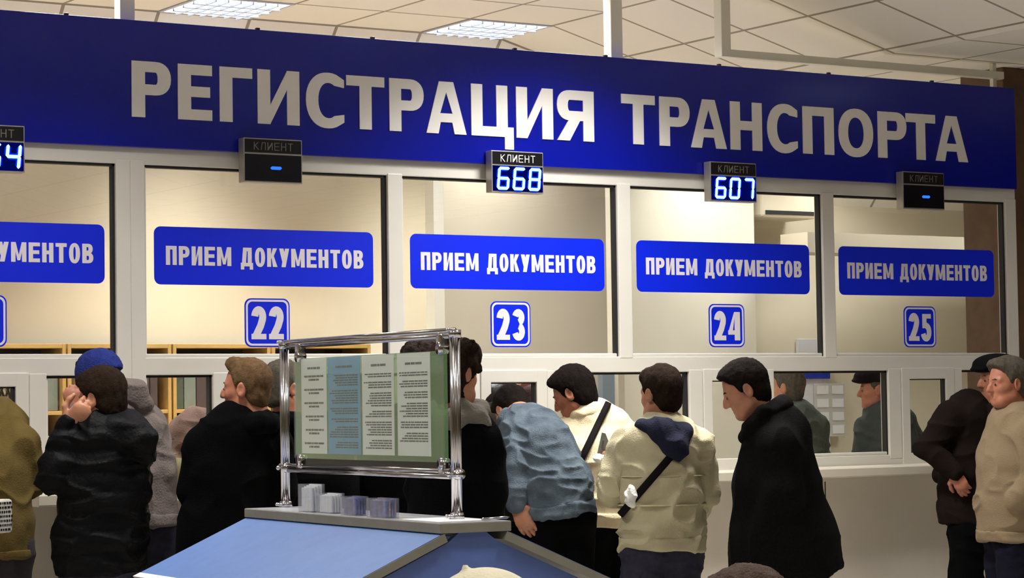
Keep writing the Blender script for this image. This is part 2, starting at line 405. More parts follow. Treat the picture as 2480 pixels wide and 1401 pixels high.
# ------------------------------------------------------------------ fascia sign
SG = empty('fascia_sign', (2.0, 0, 2.81), 'wide dark blue fascia sign with big white lettering above the windows', 'sign')
def S(o): o.location = o.location - Vector(SG.location); return o
S(MB().box(-4.6, 5.775, -.035, -.0075, 2.808, 3.43, .003).obj('panel', M['blue'], SG))
big = {'РЕГИСТРАЦИЯ': [(319, 414), (431, 513.5), (532, 611), (624, 725), (741, 835), (839, 931), (943, 1026), (1032, 1129), (1141, 1243), (1250, 1339), (1349, 1438)],
       'ТРАНСПОРТА': [(1505, 1586), (1597, 1670), (1673, 1759), (1768.5, 1845), (1858, 1932.5), (1944, 2019), (2031, 2114), (2126, 2195), (2194, 2265), (2265, 2343)]}
for wd, ext in big.items():
    for ch, (a, b) in zip(wd, ext):
        ym = 205+(a-319)*0.0555
        x0, x1 = at(a, ym, -.04)[0], at(b, ym, -.04)[0]
        mb = MB(); h = 0.2745; z0 = 2.956
        for k, (o, hs) in enumerate(glyph(ch, (x1-x0)/h, .255, .19)):
            mb.shape([(x0+p*h, z0+q*h) for p, q in o], [[(x0+p*h, z0+q*h) for p, q in hh] for hh in hs], -.041-k*.0002, .0055)
        S(mb.obj('letter', M['letter'], SG))
for x in (-1.55, -.42, .6, 1.26, 2.13, 2.72, 3.5, 4.3, 5.1):
    S(MB().box(x, x+.022, -.03, -.012, 3.425, 3.441, .003).obj('clip', M['black'], SG))

# ------------------------------------------------------------------ stickers on the glass
def sticker(dx, num, seg_label, dxn):
    t = empty('service_sticker', (dx, .033, 2.145), 'wide blue rounded sticker ПРИЕМ ДОКУМЕНТОВ above number %s' % num, 'sticker', 'service stickers on the glass')
    MB().shape(rrect(.062, 1.288, 0, .286, .035), [], -.004, .0035).obj('plate', M['stick'], t)
    for wd, a, b in (('ПРИЕМ', .124, .478), ('ДОКУМЕНТОВ', .530, 1.229)):
        mb = MB(); write(mb, wd, a, b, .097, .191, -.0055, .001, .235, .19, .2); mb.obj('lettering', M['sletter'], t)
    q = empty('number_sticker', (dxn, .033, 1.838), 'blue square number sticker reading %s on the glass' % num, 'sticker', 'number stickers on the glass')
    MB().shape(rrect(0, .252, 0, .245, .036), [], -.0035, .003).obj('plate', M['stick'], q)
    MB().shape(rrect(.007, .245, .007, .238, .032), [rrect(.017, .235, .017, .228, .025)], -.0048, .0012).obj('border', M['sletter'], q)
    for k, c in enumerate(num):
        a = .036+k*.098; a1, b1 = (a, a+.083) if c != '1' else (a+.01, a+.068)
        mb = MB(); write(mb, c, a1, b1, .039, .2, -.005, .001, .24, .17, .16, {}); mb.obj('numeral', M['sletter'], q)
sticker(-1.511+.025, '21', '', -.695-.252)
for i, nmb in enumerate(('22', '23', '24', '25')):
    sticker(PX[i]+(.0 if i < 2 else -.004), nmb, '', PX[i]+.55)

# ------------------------------------------------------------------ client displays
SEG = {'0': 'abcdef', '1': 'bc', '2': 'abged', '3': 'abgcd', '4': 'fgbc', '5': 'afgcd', '6': 'afgedc', '7': 'abc', '8': 'abcdefg', '9': 'abcdfg', '-': 'g', ' ': ''}
def seg7(mb, ch, x, z, w, h, t, y, th):
    sl = .10
    def hb(zc, x0, x1):
        k = t/2; P = [(x0, zc), (x0+k, zc-k), (x1-k, zc-k), (x1, zc), (x1-k, zc+k), (x0+k, zc+k)]
        mb.shape([(px+(pz-z)*sl, pz) for px, pz in P], [], y, th)
    def vb(xc, z0, z1):
        k = t/2; P = [(xc, z0), (xc+k, z0+k), (xc+k, z1-k), (xc, z1), (xc-k, z1-k), (xc-k, z0+k)]
        mb.shape([(px+(pz-z)*sl, pz) for px, pz in P], [], y, th)
    g = -.004
    for s_ in SEG[ch]:
        if s_ == 'a': hb(z+h, x+g, x+w-g)
        if s_ == 'g': hb(z+h/2, x+g, x+w-g)
        if s_ == 'd': hb(z, x+g, x+w-g)
        if s_ == 'f': vb(x, z+h/2+g, z+h-g)
        if s_ == 'b': vb(x+w, z+h/2+g, z+h-g)
        if s_ == 'e': vb(x, z+g, z+h/2-g)
        if s_ == 'c': vb(x+w, z+g, z+h/2-g)
def display(x, num, label, bright):
    t = empty('client_display', (x, -.1, 2.653), label, 'display', 'client number displays')
    f = MB(); f.box(0, .326, 0, .0595, 0, .222, .003)
    f.obj('housing', M['alu'], t)
    MB().box(.006, .32, -.003, .002, .150, .217, .002).obj('header_plate', M['black'], t)
    MB().box(.006, .32, -.003, .002, .008, .142, .002).obj('screen', M['screen' if num == '-' else 'litscreen'], t)
    mb = MB(); write(mb, 'КЛИЕНТ', .055, .272, .163, .202, -.0042, .001, .105, .10, .36); mb.obj('lettering', M['grey_txt' if not bright else 'letter'], t)
    if num == '-':
        mb = MB(); seg7(mb, '-', .145, .035, .056, .08, .016, -.0052, .0018); mb.obj('digit', M['leddim'], t)
    else:
        for k, c in enumerate(num):
            mb = MB(); seg7(mb, c, .036+k*.098, .022, .060, .106, .016, -.0052, .0018); d = mb.obj('digit', M['led'], t)
            mb = MB(); seg7(mb, c, .036+k*.098, .022, .060, .106, .029, -.0040, .0008); mb.obj('digit_halo', M['ledglow'], d)  # wider glowing copy behind the digit: LED halo put in as emission
    MB().box(.11, .21, .0595, .095, .02, .14).obj('bracket', M['alu'], t)
display(-.651-.326, '654', 'client display showing a blue 4, cut by the left edge of the picture', 0)
display(.489, '-', 'client display with a blue dash above window number 22', 0)
display(1.936, '668', 'client display showing 668 in blue above window number 23', 1)
display(3.375, '607', 'client display showing 607 in blue above window number 24', 0)
display(4.793, '-', 'client display with a blue dash above window number 25', 0)

# ------------------------------------------------------------------ posts and pipe frame over the sign
def post(x, label):
    t = empty('support_post', (x, .03, 3.43), label, 'post')
    MB().box(0, .078, 0, .075, 0, CEIL-3.432, .004).obj('tube', M['metalw'], t)
post(-.107, 'white square post between sign top and ceiling, left of the lettering')
post(2.808, 'white square post between sign top and ceiling, above the gap between the two words')
pf = empty('pipe_frame', (3.55, .0, 3.49), 'white square pipe frame hanging over the right half of the sign', 'frame')
MB().box(0, .066, .0, .07, 0, .425, .003).obj('upright', M['metalw'], pf)
MB().box(.066, 2.18, .006, .064, 0.0, .045, .003).obj('crossbar', M['metalw'], pf)
MB().box(2.10, 2.13, .02, .05, -.07, .0, .002).obj('short_upright', M['metalw'], pf)
MB().box(2.10, 2.13, .02, .05, .045, .095, .002).obj('short_upright', M['metalw'], pf)

# ------------------------------------------------------------------ ceiling lights
def ceiling_light(x0, y0, label, power, color, group=None, z=CEIL, s=.605, spread=125):
    t = empty('ceiling_light', (x0, y0, z), label, 'ceiling light', group)
    f = MB()
    for a in ((0, .022, 0, s), (s-.022, s, 0, s), (0.022, s-.022, 0, .022), (0.022, s-.022, s-.022, s)): f.box(a[0], a[1], a[2], a[3], -.008, -.001)
    f.obj('frame', M['louvre'], t)
    l = MB()
    for k in range(1, 7):
        p = .022+(s-.044)*k/7
        l.prism([(p-.002, -.007), (p+.002, -.007), (p+.0035, -.024), (p-.0035, -.024)], .022, s-.022, 'y')
    for k in range(1, 4):
        p = .022+(s-.044)*k/4
        l.prism([(p-.002, -.007), (p+.002, -.007), (p+.011, -.024), (p-.011, -.024)], .022, s-.022, 'x')
    l.obj('louvre', M['louvre'], t)
    MB().box(.02, s-.02, .02, s-.02, -.007, -.002).obj('diffuser', M['lamp'], t)
    area('light', (s/2, s/2, -.05), .5, power, color, t, spread)
COOL, WARM = (1.0, .975, .94), (1.0, .975, .935)
ceiling_light(1.77-.605, 1.80, 'square louvred ceiling light at the top, left of the other lit one', OFFICE_W, COOL, spread=84)
ceiling_light(XF-.605, 1.80, 'square louvred ceiling light just above the sign, over its middle', OFFICE_W, COOL, spread=84)
for x in (-2.46, -.65): ceiling_light(x, 1.20, 'louvred light in the office ceiling, off to the left', OFFICE_W*.8, COOL, 'office lights out of view', spread=84)
for x in (-.4, 1.4, 2.55): ceiling_light(x, .08, 'added unseen louvred light in the office ceiling, close behind the sign', OFFICE_W*.7, COOL, 'added office lights close behind the sign')  # unseen lamps added to brighten the inner wall panels
for x, y in ((5.0, 1.75), (6.2, 1.75), (7.4, 1.2)): ceiling_light(x, y, 'louvred light in the low office ceiling behind the pillar', OFFICE_W*.55, COOL, 'lights in the low office ceiling', ZR)
ceiling_light(1.95, -1.45, 'louvred light in the hall ceiling, close in front of the middle of the sign', 56*HALL_W, WARM)
for x, y, w in ((-1.1, -1.95, 46), (1.9, -2.1, 34), (-3.5, -3.6, 48), (-2.6, -5.6, 20), (0, -5.6, 24), (2.9, -5.6, 18), (-2.6, -8.4, 22), (.2, -8.4, 18)):  # unseen lamps added to light the facade, counter and desk sheets
    ceiling_light(x, y, 'added unseen louvred light in the hall ceiling over the waiting area', w*HALL_W, WARM, 'added hall ceiling lights out of view')
ceiling_light(5.3, -1.9, 'louvred light in the lower hall ceiling at the right', 9*HALL_W, WARM, None, ZR)

# ------------------------------------------------------------------ office behind the glass
Mi = dict(binder_g=mat('binder_green', (70, 84, 66), 0.6, var=.1, vscale=12), binder_w=mat('binder_pale', (126, 132, 116), 0.6, var=.1, vscale=12),
          binder_o=mat('binder_ochre', (98, 78, 44), 0.6, var=.15, vscale=12), binder_m=mat('binder_mauve', (82, 66, 60), 0.6, var=.15, vscale=12),
          bluegrey=mat('blue_grey_panel', (120, 132, 140), 0.5, var=.06, vscale=3), notice=mat('notice_board', (206, 204, 194), .6, var=.04, vscale=9),
          poster=mat('poster_blue', (40, 60, 170), .5, var=.1, vscale=9), nylon=mat('black_nylon', (20, 20, 21), .38, var=.3, vscale=14, bump=.5, bscale=26),
          stripe=mat('striped_cloth', (66, 40, 40), .8, var=.3, vscale=16, bump=.3, bscale=40), net=mat('dark_net', (44, 32, 22), .8, bump=.1),
          sack=mat('cream_sack', (220, 206, 170), .8, rgb2=(190, 164, 116), vscale=9, bump=.2), redb=mat('red_brown_card', (120, 72, 58), .7, var=.15, vscale=20),
          monitor=mat('grey_monitor', (150, 158, 152), .5, var=.05, vscale=8), olive=mat('olive_leather', (120, 112, 70), .6, var=.15, vscale=12, bump=.2))
def wallbox(name, m, px0, px1, Y, z0, z1, th=.06):
    x0, x1 = at(px0, 650, Y)[0], at(px1, 650, Y)[0]
    return structure(MB().box(x0, x1, Y, Y+th, z0, z1).obj(name, m))
wallbox('wall_middle', M['beige'], 1068, 1508, 2.2, 0, 3.1)
wallbox('wall_inner', M['white'], 1500, 1828, 2.6, 0, 3.1)
wallbox('trim_4', M['white'], 1052, 1076, 1.5, 0, 3.2, .1)
wallbox('trim_5', M['white'], 1480, 1493, 1.0, 0, 3.2, .05)
wallbox('trim_6', M['white'], 2404, 2420, .7, 0, 3.2, .05)
wallbox('trim_7', M['beige'], 1455, 1484, .95, 0, 1.75, .05).data.materials[0] = Mi['bluegrey']
lt = MB().box(5.95, 8.2, 2.2, 2.5, 2.56, 2.70).obj('trim_8', M['beige']); structure(lt)
# bookcases
bx = [at(p, 843, 2.45)[0] for p in (-90, 162, 417, 657, 900)]
BH = 1.925; BY = 2.45
places = ['at the far left', 'left of window 22', 'under number 22', 'behind the information frame']
for k in range(4):
    x0, x1 = bx[k]+.006, bx[k+1]-.006
    t = empty('bookcase', (x0, BY, 0), 'open yellow wood bookcase against the office wall, ' + places[k], 'bookcase', 'office bookcases')
    w = x1-x0
    MB().box(0, .022, 0, .36, 0, BH, .002).obj('side_panel', M['wood'], t); MB().box(w-.022, w, 0, .36, 0, BH, .002).obj('side_panel', M['wood'], t)
    MB().box(.022, w-.022, .34, .36, 0, BH).obj('back_panel', M['darkin'], t)
    MB().box(.022, w-.022, 0, .34, BH-.026, BH, .002).obj('top_board', M['wood'], t)
    for z in (.04, .42, .80, 1.17, 1.51): MB().box(.022, w-.022, .004, .34, z, z+.022, .002).obj('shelf', M['wood'], t)
    for z in (.822, 1.192, 1.532):
        x = .03
        while x < w-.09:
            bw = random.uniform(.05, .085); bh = random.uniform(.24, .30)
            mm = random.choice([Mi['binder_g'], Mi['binder_g'], Mi['binder_w'], Mi['binder_m']] if k != 1 else [Mi['binder_o'], Mi['binder_m'], Mi['binder_m']])
            o = MB().box(0, bw-.004, .0, .26, 0, bh, .004).obj('binder', mm); o.location = (x0+x, BY+.03, z+.001)
            kind = {'binder_green': 'green', 'binder_pale': 'pale', 'binder_mauve': 'brownish', 'binder_ochre': 'ochre'}[mm.name]
            sh = {.822: 'low', 1.192: 'middle', 1.532: 'upper'}[z]
            setp(o, '%s binder on the %s shelf of the bookcase %s' % (kind, sh, places[k]), 'binder', 'binders on the %s shelf, %s, %s' % (sh, kind, places[k]))
            x += bw+random.choice([0, 0, .02])
# inner worktop and the things on it
wt = empty('worktop', (0, .13, 0), 'grey worktop inside the office, just behind the service windows', 'worktop')
MB().box(-1.6, 5.2, .0, .42, 1.08, 1.12, .003).obj('top', M['ledge'], wt)
for x in (-1.5, .9, 3.3, 5.1): MB().box(x, x+.03, .02, .38, 0, 1.08).obj('leg', M['metalw'], wt)
def lumps(name, m, spec, label, cat, sc=None):
    mb = MB()
    for c, r in spec: mb.sphere(c, r, 20)
    o = mb.obj(name, m, None, True)
    md = o.modifiers.new('r', 'REMESH'); md.mode = 'VOXEL'; md.voxel_size = .012
    md = o.modifiers.new('s', 'SMOOTH'); md.iterations = 6
    return setp(o, label, cat)
p = at(8, 935, .36)
SK = lumps('sack', Mi['sack'], [((p[0]+dx, .36+dy, p[2]-.10+dz), r) for dx, dy, dz, r in ((-.02, 0, 0, (.13, .1, .15)), (.01, 0, .06, (.10, .09, .12)), (0, 0, -.12, (.12, .1, .10)))], 'cream sack wrapped in dark netting inside the leftmost hatch', 'sack')
nm = MB()
for k in range(9):
    for sg_ in (1, -1):
        pts = [(p[0]-.12+k*.03+sg_*(j-4)*.014, .258+.05*abs(((k-4)*.03+sg_*(j-4)*.014)/.15)**2, p[2]-.24+j*.043) for j in range(9)]
        nm.tube(pts, .0055, 6)
nm.obj('netting', Mi['net'], SK)
q = at(138, 1000, .3)
mn = empty('monitor', (q[0], .34, 1.1205), 'small grey monitor back seen behind the hand in the left window', 'monitor')
MB().box(-.04, .13, -.01, .03, .12, .29, .008).obj('casing', Mi['monitor'], mn); MB().box(.03, .06, -.005, .02, .02, .13).obj('neck', Mi['monitor'], mn); MB().box(-.03, .12, -.06, .07, 0, .02, .004).obj('foot', Mi['monitor'], mn)
p = at(1205, 930, .3)
lumps('coat', Mi['nylon'], [((p[0]-.07, .40, 1.56), (.12, .09, .11)), ((p[0]+.05, .40, 1.58), (.12, .08, .09)), ((p[0]-.02, .42, 1.34), (.17, .09, .22))], 'glossy black padded coat heaped up inside the hatch under number 23', 'coat')
mb = MB(); r0 = at(1290, 960, .26)
for k in range(9):
    mb.tube([(r0[0]-.06+.006*k, .24+.012*k, 1.60-.045*k+.012*math.sin(k)), (r0[0]+.02, .22, 1.625-.05*k), (r0[0]+.11, .26+.01*k, 1.59-.055*k)], [.028, .034, .028], 10)
ob = mb.obj('blanket', Mi['stripe'], None, True); setp(ob, 'dark red striped cloth piled beside the black coat in the hatch', 'cloth')
mb = MB(); r1 = at(1303, 918, .3)
mb.prism([(r1[0]-.09, 1.60), (r1[0]+.07, 1.60), (r1[0]+.07, 1.655), (r1[0]+.01, 1.70)], .40, .43); setp(mb.obj('folder', Mi['redb']), 'red brown pointed folder standing behind the striped cloth', 'folder')
# notices deep in the office, right side
def board(name, m, px, py, Y, label, cat):
    a, b = at(px[0], py[0], Y), at(px[1], py[1], Y)
    return a, b
YN = 2.93
a, b = at(1966, 930, YN), at(2041, 1057, YN)
nb = empty('notice_board', (a[0], YN-.02, b[2]), 'pale framed notice board on the office wall, right of the man in the black coat', 'notice board')
w, h = b[0]-a[0], a[2]-b[2]
MB().box(0, w, -.012, 0, 0, h, .003).obj('board', Mi['notice'], nb)
for i in range(2):
    for j in range(4): MB().box(.02+i*w/2, w/2-.015+i*w/2, -.016, -.013, .02+j*h/4, h/4-.015+j*h/4).obj('sheet', M['paper'], nb)
a, b = at(1930, 880, YN), at(2012, 1300, YN)
structure(MB().box(a[0], b[0], YN-.018, YN+.01, .02, 1.98, .003).obj('door_1', M['edgew']))
a, b = at(1935, 899, YN), at(2004, 918, YN)
ps = MB().box(a[0], b[0], YN-.034, YN-.019, b[2], a[2]+.04, .003).obj('door_sign', Mi['poster']); setp(ps, 'small blue sign high on the office wall above the notice board', 'sign')
a, b = at(1932, 482, 2.2), at(1982, 535, 2.2)
ac = empty('air_conditioner', (a[0], 2.6, b[2]), 'boxy beige air conditioner high up behind window number 24', 'air conditioner')
MB().box(0, .5, 0, .34, .05, .32, .02).obj('casing', M['beige'], ac); MB().box(.03, .47, -.004, .0, .07, .1).obj('vent', M['gasket'], ac)
bg = empty('handbag', (at(431, 1120, -.14)[0], -.14, 1.149), 'olive rounded bag standing on the ledge between hoodie and black coat', 'bag')
ob = MB().sphere((0, 0, .075), (.065, .05, .075), 20).obj('body', Mi['olive'], bg, True)
MB().tube([(-.04, 0, .13), (-.03, 0, .17), (.03, 0, .17), (.04, 0, .13)], .006, 8).obj('handle', Mi['olive'], bg, True)

# ------------------------------------------------------------------ writing desk with the information frame
KX, KY, KR = -.654, -3.388, math.radians(-3.5)
KD = empty('writing_desk', (KX, KY, 0), 'blue double-sided writing desk with sloping boards in front of the queue', 'desk', None, None, KR)
MB().box(-.131, .131, -.815, .815, 1.118, 1.15, .002).obj('top_slab', M['edge'], KD)
MB().box(-.128, .128, -.812, .812, 1.1495, 1.1515).obj('slab_laminate', mat('slab_grey_laminate', (176, 178, 182), .25, var=.06, vscale=14, bump=.03, bscale=200), KD)
sl = math.radians(23.6); Lb = .505
for sg_, lab in ((-1, 'left'), (1, 'right')):
    b = MB(); c, s_ = math.cos(sl), math.sin(sl)
    P = [(.115, 1.117), (.115+Lb*c, 1.117-Lb*s_), (.115+Lb*c-.028*s_, 1.117-Lb*s_-.028*c), (.115-.028*s_, 1.117-.028*c)]
    b.prism([(sg_*u, w) for u, w in P], -.815, .815, 'y'); bo = b.obj('sloping_board', M['edge'], KD)
    T = [(.118+.003*s_, 1.117+.001), (.115+(Lb-.03)*c, 1.117-(Lb-.03)*s_+.001), (.115+(Lb-.03)*c, 1.117-(Lb-.03)*s_-.001), (.118, 1.1155)]
    MB().prism([(sg_*u, w) for u, w in T], -.812, .812, 'y').obj('laminate', M['desk'], bo)
    E_ = [(.115+(Lb-.03)*c, 1.117-(Lb-.03)*s_+.001), (.115+Lb*c, 1.117-Lb*s_+.001), (.115+Lb*c, 1.117-Lb*s_-.001), (.115+(Lb-.03)*c, 1.117-(Lb-.03)*s_-.001)]
    MB().prism([(sg_*u, w) for u, w in E_], -.8155, .8155, 'y').obj('edge_strip', M['edgew'], bo)
for y0 in (-.79, .765):
    MB().prism([(-.40, 0), (.40, 0), (.40, .95), (.09, 1.087), (.05, 1.117), (-.05, 1.117), (-.09, 1.087), (-.40, .95)], y0, y0+.025, 'y').obj('end_panel', M['deskd'], KD)
MB().box(-.02, .02, -.765, .765, .1, 1.1).obj('centre_panel', M['deskd'], KD)
# frame
FRM = empty('information_frame', (-.651, -3.995, 1.152), 'chrome frame holding a green acrylic panel on top of the writing desk', 'frame', None, None, math.atan2(.998, .055))
def tw(a, b, r): return MB().tube([a, b], r, 14)
for u, nm_ in ((0, 'near'), (1.40, 'far')):
    mb = MB()
    for d in (-.009, .009): mb.tube([(u+d*.3, d, .008), (u+d*.3, d, .62)], .0088, 16)
    mb.box(u-.006, u+.006, -.008, .008, .01, .61); po = mb.obj('post', M['chrome'], FRM, True)
    mb = MB(); mb.tube([(u, 0, 0), (u, 0, .022)], [.026, .022], 20)
    for k in range(3): mb.sphere((u-.02+.02*k, .028, .01), .007, 10)
    mb.obj('foot', M['chrome'], FRM, True)
    mb = MB(); mb.tube([(u, 0, .605), (u, 0, .632)], [.022, .022], 20)
    for k in range(3): mb.sphere((u-.014+.014*k, .020, .632), .006, 10)
    mb.obj('collar', M['chrome'], FRM, True)
    mb = MB(); mb.tube([(u-.03, 0, .15), (u+.03, 0, .15)], .019, 16); mb.sphere((u, .03, .15), .009, 10); mb.sphere((u+.03*(1 if u else -1), .012, .15), .009, 10); mb.obj('joint', M['chrome'], FRM, True)
for z in (.622, .15):
    for d in (-.009, .009): tw((0, 0, z+d), (1.40, 0, z+d), .0088).obj('rail', M['chrome'], FRM, True)
for u in (.09, 1.25):
    for z, dz in ((.575, .045), (.185, -.035)):
        mb = MB(); mb.box(u-.022, u+.022, -.014, .014, min(z, z+dz), max(z, z+dz), .004); mb.tube([(u, -.016, z-.003), (u, .016, z-.003)], .021, 18)
        mb.obj('clamp', M['chrome'], FRM, True)
MB().box(.064, 1.288, -.005, .005, .188, .564, .001).obj('panel', M['panel'], FRM)
MB().box(.064, 1.288, .008, .012, .188, .564, .001).obj('front_pane', M['frontp'], FRM)
MB().box(.064, 1.288, -.004, .004, .166, .187).obj('bottom_strip', M['black'], FRM)
ang = math.atan2(.998, .055); ux, uy = math.cos(ang), math.sin(ang)
def fw(u, n_, z): return (-.651+ux*u-uy*n_*1, -3.995+uy*u+ux*n_, 1.152+z)
labels = ['white notice sheet with bold spaced headings, farthest left in the acrylic panel', 'light blue notice sheet, second from the left in the acrylic panel',
          'white notice sheet with dense paragraphs, right of the blue sheet', 'white notice sheet nearest the right post, with a glare on it']
for k, (u1, u0) in enumerate([(1.229, 1.004), (.993, .716), (.702, .446), (.42, .169)]):
    t = empty('notice_sheet', fw(u0, .0062, .207), labels[k], 'sheet', 'notice sheets in the acrylic panel', None, ang)
    w, h = u1-u0, .355
    MB().box(0, w, -.0004, .0004, 0, h).obj('paper', M['paperb' if k == 1 else 'paper'], t)
    mb = MB(); z = h-.045
    def word_row(z, x0, x1, hh):
        x = x0
        while x < x1-.008:
            l = random.uniform(.014, .05); l = min(l, x1-x); mb.box(x, x+l, .0005, .0009, z, z+hh); x += l+.004
    word_row(h-.04, w*.25, w*.75, .008)
    z = h-.07
    while z > .03:
        if k == 0:
            word_row(z, w*.12, w*.88, .007); word_row(z-.013, w*.3, w*.7, .007); z -= .05
        else:
            nrow = random.randint(2, 6)
            for _ in range(nrow):
                if z > .02: word_row(z, w*.08, w*random.uniform(.7, .95), .0046); z -= .0088
            z -= .012
    mb.obj('printed_text', M['ink'], t)
# leaflet holders
def holder(x, y, w, h, label, mats, fill):
    t = empty('leaflet_holder', (x, y, 1.1518), label, 'leaflet holder', 'acrylic leaflet holders on the desk', None, ang)
    d = .055; mb = MB(); e = .0025
    mb.box(0, w, 0, e, 0, h); mb.box(0, w, d-e, d, 0, h*.99); mb.box(0, e, e, d-e, 0, h); mb.box(w-e, w, e, d-e, 0, h); mb.box(e, w-e, e, d-e, 0, e)
    mb.obj('tray', M['acry'], t)
    st = empty('leaflet_stack', (x, y, 1.1518), fill, 'leaflets', None, None, ang)
    for k in range(4):
        MB().box(.006+.002*k, w-.008, .008+.010*k, .014+.010*k, .004, h*(.98-.04*k)).obj('leaflet', mats[k % len(mats)], st)
pw = mat('leaflet_white', (236, 236, 234), .7, var=.08, vscale=60); pb = mat('leaflet_blue', (130, 136, 190), .6, rgb2=(60, 56, 92), vscale=34); po_ = mat('leaflet_orange', (196, 160, 140), .6, rgb2=(90, 92, 140), vscale=22)
holder(-.690, -3.135, .115, .102, 'tall white leaflet holder at the left of the row on the desk', [pw], 'white leaflets filling the tall holder')
holder(-.690, -3.285, .125, .072, 'low clear holder of white slips, second from the left', [pw], 'white slips in the low second holder')
holder(-.715, -3.505, .115, .067, 'clear holder of blue leaflets, third from the left', [pb], 'blue leaflets in the third holder')
holder(-.735, -3.755, .145, .067, 'clear holder of orange and blue leaflets, nearest the right post', [po_, pb], 'orange and blue leaflets in the last holder')
o = MB().box(0, .28, -.1, .1, 0, .0012).obj('paper_sheet', M['paper']); o.location = (-.70, -4.13, 1.152); o.rotation_euler = (0, 0, ang); setp(o, 'loose white sheet lying flat by the right post on the desk', 'paper')
o = MB().tube([(0, 0, .006), (.13, 0, .006), (.145, 0, .006)], [.0045, .0045, .001], 10).obj('pen', M['chrome'], None, True); o.location = (-.66, -4.17, 1.152); o.rotation_euler = (0, 0, .35); setp(o, 'thin metal pen at the right end of the desk top', 'pen')

# ------------------------------------------------------------------ people: signed-distance modelling
AW = np.array([math.sin(YAW), math.cos(YAW), 0.0]); LF = np.array([-math.cos(YAW), math.sin(YAW), 0.0]); UP = np.array([0, 0, 1.0])
def hdir(th): t = math.radians(th); return AW*math.cos(t)+LF*math.sin(t)
def unit(v): v = np.asarray(v, float); return v/np.linalg.norm(v)
_tab = RNG.random(4096).astype(np.float32)
def vn(p, seed=0):
    i = np.floor(p).astype(np.int64); f = (p-i).astype(np.float32); f = f*f*(3-2*f); o = 0
    for dx in (0, 1):
        for dy in (0, 1):
            for dz in (0, 1):
                h = ((i[:, 0]+dx)*73856093 ^ (i[:, 1]+dy)*19349663 ^ (i[:, 2]+dz)*83492791 ^ (seed*7919)) & 4095
                w = (f[:, 0] if dx else 1-f[:, 0])*(f[:, 1] if dy else 1-f[:, 1])*(f[:, 2] if dz else 1-f[:, 2])
                o = o+w*_tab[h]
    return o
